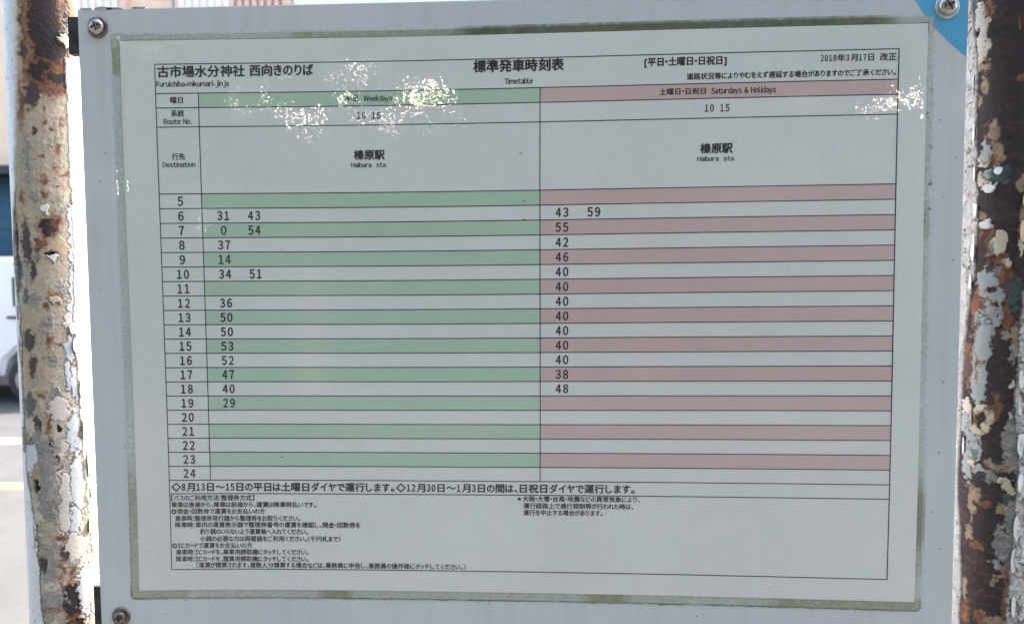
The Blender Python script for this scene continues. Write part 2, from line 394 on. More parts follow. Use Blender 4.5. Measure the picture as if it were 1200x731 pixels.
# glyphs come from the built-in font; each character is laid out here one by one
HALF = {c: chr(ord(c) + 0xFEE0) for c in '0123456789ABCDEFGHIJKLMNOPQRSTUVWXYZabcdefghijklmnopqrstuvwxyz&'}
chars = sorted({HALF.get(c, c) for s in TEXTS for c in s[0] if c not in ' '} )
tmp = []
for c in chars:
    cu_ = bpy.data.curves.new('glyph', 'FONT'); cu_.body = c; cu_.size = 1.0; cu_.resolution_u = 3
    small = c in '０１２３４５６７８９' or 'Ａ' <= c <= 'ｚ'
    cu_.offset = 0
    o = bpy.data.objects.new('glyph', cu_); COL.objects.link(o); tmp.append(o)
bpy.context.view_layer.update(); dg = bpy.context.evaluated_depsgraph_get()
GLY = {}
for c, o in zip(chars, tmp):
    me = bpy.data.meshes.new_from_object(o.evaluated_get(dg))
    co = np.empty(len(me.vertices) * 3, np.float32); me.vertices.foreach_get('co', co)
    GLY[c] = (co.reshape(-1, 3)[:, :2].copy(), [tuple(p.vertices) for p in me.polygons]); bpy.data.meshes.remove(me)
for o in tmp:
    cu_ = o.data; bpy.data.objects.remove(o); bpy.data.curves.remove(cu_)
def kind_of(c):
    if c in HALF: return 'digit' if c.isdigit() else 'latin'
    if '\u3041' <= c <= '\u309f': return 'hira'
    if '\u30a1' <= c <= '\u30ff' and c != '・': return 'kata'
    return 'punct' if c in '、。・：，.-[]【】〔〕（）' else 'kanji'
def lay(s):
    pen = 0; out = []; latin = all(ord(c) < 128 for c in s)
    for c in s:
        if c == ' ': pen += .42 if latin else .5; continue
        g, f = GLY[HALF.get(c, c)]; kd = kind_of(c); x0, x1 = g[:, 0].min(), g[:, 0].max(); wd = x1 - x0
        if kd == 'digit': sx = .60; adv = .5; gx = (g[:, 0] - (x0 + x1) / 2) * sx + .25
        elif kd == 'latin': sx = 1.0; adv = wd + .075; gx = g[:, 0] - x0 + .037
        elif kd == 'punct': adv = max(wd + .16, .34); gx = g[:, 0] - x0 + .08
        elif kd == 'hira': sx = .90; adv = .84; gx = (g[:, 0] - (x0 + x1) / 2) * sx + adv / 2
        elif kd == 'kata': sx = .86; adv = max(wd * sx + .14, .5); gx = (g[:, 0] - (x0 + x1) / 2) * sx + adv / 2
        else: adv = 1.0; gx = g[:, 0] - (x0 + x1) / 2 + .5
        out.append((pen + gx, g[:, 1], f)); pen += adv
    return out
INKS = .034
for s, u0, u1, vc, h in TEXTS:
    L_ = lay(s); xs = np.concatenate([a for a, _, _ in L_]); ys = np.concatenate([b_ for _, b_, _ in L_])
    if all(ord(c) < 128 for c in s): ylo, yhi = 0.0, (ys.max() if not s[0].isdigit() else ys.max())
    else: ylo, yhi = -.07, .85
    if s[0].isdigit() and all(ord(c) < 128 for c in s): ylo = ys.min()
    ax = (u1 - u0) / (xs.max() - xs.min()); ay = h / (yhi - ylo)
    V = []; F = []
    for gx, gy, f in L_:
        o0 = len(V); U = u0 + (gx - xs.min()) * ax; W = vc - h / 2 + (gy - ylo) * ay
        X, Z = warp(U, W); V += [(a, YT, c_) for a, c_ in zip(X, Z)]; F += [tuple(o0 + q for q in p) for p in f]
    # ink spread: the same outlines laid down again a few hundredths of a millimetre to each side
    nb = len(V); sp = (INKS + (.010 if h > 4 else 0)) * min(h, 6) / 1e3; V0 = list(V); F0 = list(F)
    for q, (ox, oz) in enumerate([(1, .3), (-1, -.3), (.2, -.8), (-.2, .8)]):
        V += [(a + ox * sp, y - .000002 * (q + 1), c_ + oz * sp) for a, y, c_ in V0]; F += [tuple(nb * (q + 1) + t for t in f) for f in F0]
    link('lettering', mesh('lettering', V, F), M_INK, sheet)

# tiny ink marks on the sheet
for x, z in [(.0050, .0625), (.0032, .0872), (.0050, .0528), (-.1275, -.0738)]:
    chip('ink_mark', x, z, .0008, .00022, M_INK, sheet, 5, y=YT, t=.00002)

# film of the pouch: sheet with rounded corners, reaching about 4 mm past the paper
FU0, FU1, FV0, FV1 = -214.0, 212.8, -153.7, 152.1
nu, nv = 180, 130
uu = np.linspace(-1, 1, nu); vv = np.linspace(1, -1, nv)
U, V = np.meshgrid(uu, vv)
Uf = (FU0 + FU1) / 2 + U * (FU1 - FU0) / 2; Vf = (FV0 + FV1) / 2 + V * (FV1 - FV0) / 2
rc = 4.0; cxm = (FU1 - FU0) / 2; czm = (FV1 - FV0) / 2; uc, vc0 = (FU0 + FU1) / 2, (FV0 + FV1) / 2
du = np.abs(Uf - uc) - (cxm - rc); dv = np.abs(Vf - vc0) - (czm - rc)
inc = (du > 0) & (dv > 0); dd = np.hypot(np.clip(du, 0, 9), np.clip(dv, 0, 9)); mxd = np.maximum(du, dv)
k_ = np.where(inc & (dd > 0), np.maximum(du, dv) / np.maximum(dd, 1e-9), 1)
Uf = np.where(inc, uc + np.sign(Uf - uc) * (cxm - rc + np.clip(du, 0, 9) * k_), Uf); Vf = np.where(inc, vc0 + np.sign(Vf - vc0) * (czm - rc + np.clip(dv, 0, 9) * k_), Vf)
# height above the board: rests on the paper, steps down over its rim
dp = np.minimum(np.minimum(Uf - PU0, PU1 - Uf), np.minimum(Vf - PV0, PV1 - Vf))
Yf = -(.00030 + .00026 * sst(-2.4, .3, dp)) - .00001 * fbm(Uf / 60, Vf / 60, 3)
X, Z = warp(Uf, Vf)
me = grid_mesh('film', np.stack([X, Yf, Z], -1)); link('film', me, M_FILM, sheet)

# stain ring: algae and grime trapped along the pouch margin
def ring():
    nl = 1500; nw = 22
    per = []
    U0, U1, V0, V1 = FU0 - 1.2, FU1 + 1.2, FV0 - 1.2, FV1 + 1.2; r = 5.0
    segs = []
    def line(a, b_, k):
        t = np.linspace(0, 1, k, endpoint=False)[:, None]; return np.array(a) + (np.array(b_) - np.array(a)) * t
    def arcp(c, a0, a1, k):
        t = np.radians(np.linspace(a0, a1, k, endpoint=False)); return np.stack([c[0] + r * np.cos(t), c[1] + r * np.sin(t)], -1)
    segs += [line((U0 + r, V1), (U1 - r, V1), 900), arcp((U1 - r, V1 - r), 90, 0, 16), line((U1, V1 - r), (U1, V0 + r), 640), arcp((U1 - r, V0 + r), 0, -90, 16),
             line((U1 - r, V0), (U0 + r, V0), 900), arcp((U0 + r, V0 + r), -90, -180, 16), line((U0, V0 + r), (U0, V1 - r), 640), arcp((U0 + r, V1 - r), 180, 90, 16)]
    outer = np.concatenate(segs); IN = 7.5
    inner = np.stack([np.clip(outer[:, 0], U0 + IN, U1 - IN), np.clip(outer[:, 1], V0 + IN, V1 - IN)], -1)
    t = np.linspace(0, 1, nw)[:, None, None]
    G = outer[None] * (1 - t) + inner[None] * t
    U = G[..., 0]; V = G[..., 1]
    base = np.array([.55, .585, .575]); olive = np.array([.28, .295, .165]); dark = np.array([.075, .085, .045]); moss = np.array([.16, .18, .075])
    dF = np.minimum(np.minimum(U - FU0, FU1 - U), np.minimum(V - FV0, FV1 - V))     # depth inside the film edge
    n1 = fbm(U / 9, V / 9, 21); n2 = fbm(U / 2.2, V / 2.2, 31); n3 = fbm(U / .9, V / .9, 41)
    top = sst(143, 147, V); bot = sst(-145, -149, V); lef = sst(-206, -209, U); rig = sst(206, 209, U)
    def seg(a, b_, x, s=4): return sst(a - s, a + s, x) * (1 - sst(b_ - s, b_ + s, x))
    ol = top * (.28 + .72 * seg(-28, 190, U + 3 * n1, 8)) * (1 - .0 * n1)
    ol = np.maximum(ol, top * .75 * seg(-118, -20, U + 5 * n1, 6) * sst(-.35, .15, n1 + .3))
    ol = np.maximum(ol, lef * .75 * seg(131, 146, V, 2)); ol = np.maximum(ol, lef * .04 * seg(-60, 120, V))
    ol = np.maximum(ol, lef * .72 * sst(-68, -92, V + 4 * n2) * (1 - .4 * sst(.1, .6, -n1)))
    ol = np.maximum(ol, bot * (.30 + .55 * np.maximum.reduce([seg(-215, -182, U, 2), seg(-108, -90, U, 4) * 1.3, seg(38, 60, U, 5) * 1.2, seg(136, 220, U, 9)]) + .12 * n1))
    ol = np.maximum(ol, rig * (.07 + .62 * sst(-70, -95, V + 6 * n1) * (1 - .7 * sst(-122, -140, V)) + .45 * seg(40, 56, V, 3) + .1 * n1))
    ol = np.clip(ol * (1 + .25 * n2), 0, 1)
    dk = top * seg(-28, 190, U, 10) * (.62 + .35 * n2) * sst(.2, .9, 1 + .6 * n1)
    dk = np.maximum(dk, rig * sst(.22, .45, n3 * .5 + n2 * .8) * np.maximum.reduce([seg(62, 118, V, 6) * .9, seg(38, 58, V, 3), seg(-118, -86, V, 4) * .9, .06 + 0 * V]))
    dk = np.maximum(dk, .55 * rig * seg(-120, -90, V, 8))
    # hair-dark line right under and along the film's cut edge
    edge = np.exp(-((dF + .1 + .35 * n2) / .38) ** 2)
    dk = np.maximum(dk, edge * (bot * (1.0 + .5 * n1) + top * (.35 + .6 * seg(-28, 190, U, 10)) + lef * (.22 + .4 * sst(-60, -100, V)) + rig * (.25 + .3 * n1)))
    # crumbs of dirt hanging below the bottom edge
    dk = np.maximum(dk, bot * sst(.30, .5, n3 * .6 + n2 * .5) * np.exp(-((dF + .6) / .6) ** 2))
    pe = np.exp(-((np.minimum(np.minimum(U - PU0, PU1 - U), np.minimum(V - PV0, PV1 - V)) + .25) / .35) ** 2)
    dk = np.maximum(dk, pe * (top * .55 + bot * .25 + rig * .5 * sst(0, .5, n1) + lef * .15))
    C = base[None, None] * (1 - ol[..., None]) + (olive if True else moss) * ol[..., None]
    tm = (top * seg(-28, 190, U, 10))[..., None] * .75; C = C * (1 - tm) + moss * tm
    creep = bot * sst(-.1, .5, n1 + .5 * n2) * np.exp(-np.clip(-dF, 0, 9) / .7) * (dF < .3) * .55
    C = C * (1 - creep[..., None]) + olive * creep[..., None]
    dk = np.clip(dk, 0, 1)[..., None]; C = C * (1 - dk) + dark * dk
    X, Z = warp(U, V); inside = sst(-.2, .3, dF)
    Y = -.00003 - .00012 * inside
    me = grid_mesh('margin_stain', np.stack([X, Y, Z], -1), True, True)
    # outside the film the strip keeps the board's paint unless it is dirty
    out = (1 - inside)[..., None] * (1 - dk) * (1 - creep[..., None]); C = C * (1 - out) + np.array([.55, .568, .582]) * out
    set_col(me, 'tone', C.reshape(-1, 3)); set_f(me, 'dull', np.full(C.shape[0] * C.shape[1], .6))
    return link('margin_stain', me, M_GRIME, sheet)
ring()

# ------------------------------------------------------------------ the two rusty poles
RP = .017
FL= [(12.7, 154.6, 8, 28.0, 'R'), (10.1, 133.9, 7.2, 6.3, 'R'), (1.4, 157.8, 1.8, 31.1, 'O'), (0.8, 144.4, 1.8, 4.5, 'P'), (-1.4, 117.7, 2.5, 13.4, 'O'), (4.1, 122.1, 4.2, 6.3, 'P'), (19.1, 135.6, 3.8, 4.6, 'O'), (16.3, 131.8, 5.2, 3.7, 'R'), (23.5, 167.5, 2.9, 8.4, 'R'), (27.6, 158.7, 6.5, 11.9, 'g'), (29.4, 171.4, 5.5, 8.6, 'O'), (22.8, 153.5, 3.4, 3.3, 'C'), (10.1, 114.1, 1.4, 1.4, 'O'), (9.1, 107.6, 1.6, 1.8, 'O'), (18.0, 109.3, 1.3, 2.3, 'O'), (13.2, 103.1, 1.6, 1.4, 'O'), (15.3, 94.2, 1.9, 2.1, 'O'), (7.3, 89.8, 1.4, 1.6, 'O'), (14.1, 83.0, 1.6, 1.8, 'O'), (18.7, 80.3, 2.8, 1.2, 'O'), (8.0, 77.6, 2.2, 2.5, 'O'), (8.9, 69.4, 2.0, 2.3, 'O'), (15.0, 73.0, 1.2, 1.8, 'O'), (13.1, 65.0, 1.0, 1.2, 'O'), (-2.9, 67.9, 1.9, 4.5, 'O'), (5.0, 102.8, 1.6, 2.3, 'P'), (1.8, 86.0, 1.8, 13.6, 'N'), (4.5, 67.9, 2.5, 3.6, 'N'), (9.8, 51.5, 4.8, 5.1, 'R'), (13.5, 55.4, 3.2, 5.6, 'O'), (8.6, 60.2, 2.0, 2.3, 'W'), (-2.0, 42.8, 2.7, 12.8, 'P'), (1.2, 29.0, 1.8, 6.4, 'P'), (4.2, 39.5, 1.7, 7.3, 'P'), (6.8, 42.8, 3.2, 2.8, 'O'), (14.6, 39.6, 3.3, 6.5, 't'), (11.2, 34.9, 2.0, 1.9, 'W'), (10.1, 36.8, 2.8, 1.8, 'B'), (-9.4, 36.0, 2.9, 22.2, 'B'), (-8.3, 26.7, 2.9, 10.2, 'g'), (-3.5, 15.2, 2.3, 4.6, 'g'), (10.8, 12.7, 3.6, 3.3, 'O'), (11.6, 11.7, 2.4, 2.3, 'C'), (7.5, 8.6, 2.0, 1.9, 'O'), (1.4, 11.9, 3.7, 4.6, 'N'), (15.8, 17.2, 2.5, 5.6, 'N'), (3.2, 35.9, 2.1, 2.3, 'N'), (-3.2, -10.4, 4.2, 5.6, 'P'), (-1.2, -24.3, 2.6, 7.5, 'P'), (-4.4, -22.1, 1.9, 6.6, 't'), (7.6, -9.6, 1.6, 3.7, 'O'), (14.8, -11.0, 3.3, 1.4, 'O'), (9.2, -21.4, 2.4, 3.7, 'N'), (7.2, -1.2, 3.2, 5.6, 'N'), (4.2, -26.8, 2.1, 2.3, 't'), (9.7, -39.8, 1.6, 3.8, 'B'), (9.7, -40.3, 2.8, 5.2, 'N'), (-4.5, -45.5, 4.0, 6.6, 'g'), (2.4, -39.8, 2.7, 1.9, 'O'), (0.3, -57.2, 1.9, 4.7, 'P'), (5.6, -55.0, 1.6, 6.6, 'O'), (11.1, -58.9, 1.6, 1.4, 'B'), (6.7, -69.3, 2.0, 5.7, 'P'), (9.7, -75.8, 1.6, 2.8, 'P'), (11.1, -81.7, 1.6, 3.8, 'O'), (10.7, -92.2, 2.0, 2.9, 'P'), (4.3, -78.6, 5.6, 12.3, 'N'), (4.8, -97.7, 5.6, 9.5, 'N'), (0.3, -66.6, 4.9, 7.6, 'N'), (-1.2, -90.4, 2.1, 5.7, 'B'), (-4.9, -73.9, 4.2, 8.6, 'w'), (-0.9, -83.2, 2.0, 3.8, 't'), (4.6, -104.8, 3.0, 5.7, 'N'), (8.9, -120.7, 3.6, 2.4, 'O'), (9.5, -127.1, 2.4, 2.4, 'P'), (11.0, -130.8, 2.0, 1.9, 'P'), (3.0, -133.5, 5.9, 11.5, 'N'), (0.2, -134.4, 2.4, 4.3, 'P'), (9.5, -136.8, 1.6, 5.8, 'O'), (13.5, -140.2, 2.9, 4.3, 'O'), (-1.9, -148.0, 1.6, 4.9, 't'), (13.3, -156.8, 4.6, 11.1, 'R'), (13.2, -172.0, 5.0, 5.8, 'R'), (4.3, -155.4, 6.2, 7.7, 'N'), (3.3, -160.1, 4.4, 1.9, 'O'), (23.0, -166.1, 1.2, 6.9, 'O'), (10.2, -176.0, 4.1, 7.3, 'R'), (21.1, 45.4, 2.6, 18.9, 's'), (20.4, 7.6, 2.5, 19.0, 's'), (17.6, -15.9, 2.2, 8.5, 's'), (16.2, -30.1, 1.7, 6.6, 's'), (20.1, -35.3, 2.5, 9.5, 's'), (18.0, -63.8, 3.2, 14.3, 's'), (18.3, -92.9, 3.8, 19.2, 's'), (16.7, -111.9, 2.7, 9.6, 's'), (20.8, -152.7, 4.3, 14.6, 's'), (10.6, -48.4, 4.8, 6.6, 'k'), (12.0, -101.1, 2.8, 19.1, 'k'), (16.1, -126.4, 5.3, 7.7, 'k'), (18.3, 0.6, 3.7, 3.8, 'k'), (24.8, 76.3, 1.6, 4.7, 'W')]
FR= [(-28.5, 160.8, 5.3, 11.3, 'g'), (-22.4, 145.6, 4.6, 16.8, 'c'), (-18.1, 159.5, 2.6, 5.2, 'O'), (-24.2, 148.4, 2.5, 2.7, 'B'), (-27.3, 138.3, 3.7, 6.3, 'N'), (-28.6, 129.7, 5.0, 9.1, 'M'), (-19.0, 129.4, 2.3, 3.1, 't'), (-19.2, 120.7, 1.8, 3.5, 't'), (-21.9, 113.4, 1.6, 2.7, 't'), (-14.4, 95.8, 3.1, 6.1, 't'), (-17.7, 83.1, 3.9, 5.3, 'c'), (-17.0, 86.9, 2.1, 6.2, 's'), (-15.5, 91.5, 1.2, 2.6, 'P'), (-11.5, 84.5, 2.2, 5.2, 't'), (-13.3, 81.2, 1.9, 2.6, 'O'), (-19.1, 71.3, 3.7, 3.6, 'c'), (-15.8, 74.1, 2.0, 2.6, 's'), (-10.5, 72.6, 4.5, 3.9, 'g'), (-11.3, 75.8, 1.5, 2.2, 'W'), (-14.9, 67.4, 2.8, 2.6, 'W'), (-8.4, 76.4, 1.5, 2.6, 'g'), (-19.1, 53.6, 2.8, 2.7, 't'), (-16.4, 48.5, 2.9, 2.2, 'W'), (-19.3, 45.5, 1.9, 5.4, 'O'), (-14.5, 38.6, 2.0, 8.0, 'O'), (-9.6, 38.5, 3.3, 6.2, 'C'), (-8.7, 31.0, 2.9, 2.6, 'O'), (-12.9, 35.5, 1.9, 4.0, 'N'), (-6.4, 28.3, 1.5, 2.2, 'C'), (-10.0, 24.0, 3.0, 3.1, 'N'), (-11.8, 22.2, 1.1, 1.8, 's'), (-15.1, 16.4, 4.9, 9.8, 's'), (-11.5, 8.9, 4.5, 7.1, 's'), (-13.9, -1.4, 4.7, 8.9, 's'), (-7.0, 23.1, 3.0, 6.2, 'O'), (-5.8, 16.5, 1.9, 4.4, 'P'), (-13.5, 14.2, 2.3, 2.2, 'R'), (-10.3, 7.1, 1.5, 1.8, 'R'), (-10.9, 1.8, 3.4, 3.1, 'N'), (-5.7, 0.2, 1.9, 9.7, 'O'), (-5.5, -10.0, 1.9, 2.2, 'N'), (-19.6, 7.3, 1.4, 2.3, 'O'), (-23.8, 5.8, 3.8, 2.7, 'O'), (-18.6, 4.2, 2.3, 6.3, 'O'), (-20.1, -6.3, 1.9, 7.3, 'O'), (-20.1, 9.6, 1.5, 9.9, 'O'), (-14.2, -5.9, 1.2, 1.8, 'O'), (-8.9, -5.2, 1.5, 2.2, 'R'), (-17.8, -24.3, 4.0, 24.9, 's'), (-16.0, -12.8, 4.2, 11.3, 's'), (-24.5, -25.1, 3.0, 11.0, 'O'), (-24.4, -27.4, 1.9, 8.3, 'P'), (-19.1, -24.4, 0.9, 6.4, 'O'), (-18.5, -31.2, 0.9, 4.5, 'O'), (-24.2, -49.6, 3.3, 4.6, 'c'), (-23.2, -59.6, 6.0, 7.4, 's'), (-20.8, -66.1, 4.2, 9.2, 's'), (-18.7, -72.5, 2.8, 6.4, 's'), (-23.7, -78.4, 3.2, 11.1, 's'), (-15.4, -51.7, 5.0, 4.5, 'c'), (-16.1, -54.6, 2.5, 3.6, 'R'), (-17.7, -59.9, 4.0, 2.3, 'C'), (-13.6, -57.8, 2.3, 2.7, 'C'), (-13.1, -49.6, 1.5, 1.8, 'O'), (-18.7, -73.5, 1.4, 3.7, 'g'), (-17.5, -81.5, 2.6, 2.3, 's'), (-8.3, -76.1, 2.6, 2.3, 'g'), (-12.0, -77.1, 2.3, 1.8, 't'), (-20.4, -79.0, 2.0, 2.3, 'C'), (-1.8, -58.9, 2.5, 9.9, 'N'), (-0.7, -70.1, 3.9, 12.6, 'N'), (-4.0, -65.8, 2.3, 7.2, 'N'), (-11.1, -83.8, 3.0, 3.2, 'N'), (-6.7, -78.6, 4.6, 2.3, 't'), (-9.7, -47.4, 2.2, 6.3, 'O'), (-5.8, -85.3, 1.5, 1.8, 'C'), (-2.6, -88.3, 2.4, 3.6, 'C'), (-3.2, -95.1, 2.4, 3.6, 'g'), (-4.6, -101.1, 2.3, 3.6, 't'), (-0.4, -106.3, 3.5, 9.1, 'N'), (-13.8, -99.0, 2.8, 1.8, 'O'), (-16.7, -95.2, 2.1, 4.1, 't'), (-19.8, -100.7, 1.9, 10.2, 't'), (-16.9, -122.2, 3.0, 2.8, 'O'), (-20.8, -116.0, 1.5, 4.2, 't'), (-5.6, -120.4, 3.1, 10.9, 'N'), (-1.6, -124.6, 3.3, 13.7, 'N'), (-6.9, -130.7, 2.3, 2.7, 'N'), (-5.2, -137.3, 3.1, 1.1, 't'), (-8.2, -141.0, 1.5, 2.8, 't'), (-2.0, -138.3, 2.0, 10.1, 'O'), (-2.4, -154.5, 1.6, 8.3, 'O'), (-22.5, -148.8, 1.7, 6.6, 't'), (-23.2, -161.1, 3.1, 6.6, 'O'), (-13.8, -160.4, 4.0, 3.7, 'O'), (-7.3, -162.1, 3.8, 2.8, 't'), (-1.0, 68.7, 1.6, 3.5, 't'), (0.1, 47.0, 1.7, 12.2, 't'), (-0.5, 36.1, 1.3, 4.4, 'C'), (-2.2, 12.1, 3.2, 8.8, 'g'), (-1.5, -12.2, 2.0, 8.8, 't'), (-2.9, -18.8, 2.0, 4.4, 'N'), (-2.8, -50.9, 1.2, 2.2, 'C'), (-2.5, -34.4, 1.2, 2.2, 'C'), (-1.8, 122.3, 1.6, 1.3, 'O'), (-3.3, 148.6, 1.1, 1.7, 'O')]
LL= [(171.1, -1.3), (113.3, -3.8), (68.2, -8.3), (36.1, -14.7), (3.5, -8.5), (-24.6, -9.1), (-48.3, -9.4), (-86.2, -8.0), (-109.6, -3.9), (-138.3, -2.5), (-167.8, -1.8)]
LR= [(143.9, 21.3), (115.4, 21.1), (82.9, 21.2), (59.6, 21.7), (31.3, 21.0), (2.9, 20.2), (-25.9, 21.0), (-45.2, 21.8), (-59.7, 21.7), (-84.4, 22.7), (-109.5, 24.6), (-130.0, 26.2), (-146.4, 29.5)]
RL= [(168.0, -30.0), (139.3, -23.3), (108.4, -23.4), (77.0, -21.7), (50.1, -20.4), (23.1, -21.6), (0.2, -25.5), (-23.2, -28.5), (-60.9, -29.3), (-90.5, -33.3), (-117.3, -27.1), (-145.2, -25.1), (-169.9, -25.5)]
RR= [(160.4, 5.6), (96.8, 6.7), (31.7, 2.3), (1.1, 1.1), (-21.0, 0.0), (-47.7, -0.5), (-74.7, 2.2), (-92.7, 1.8), (-120.0, -0.0), (-142.9, -1.1), (-161.8, -1.4)]

WHITE = np.array([.74, .73, .70]); CREAM = np.array([.40, .345, .268]); TAN = np.array([.46, .33, .20]); SLATE = np.array([.46, .49, .50])
RUST = np.array([.030, .0195, .0195]); RUSTB = np.array([.070, .030, .019]); ORANGE = np.array([.25, .105, .042]); TEAL = np.array([.035, .075, .070]); GREY = np.array([.25, .235, .215])
CHAR = np.array([.020, .019, .018]); PURP = np.array([.075, .048, .048]); PINKC = np.array([.60, .53, .46]); YEL = np.array([.50, .44, .31]); MOSS = np.array([.12, .13, .05])

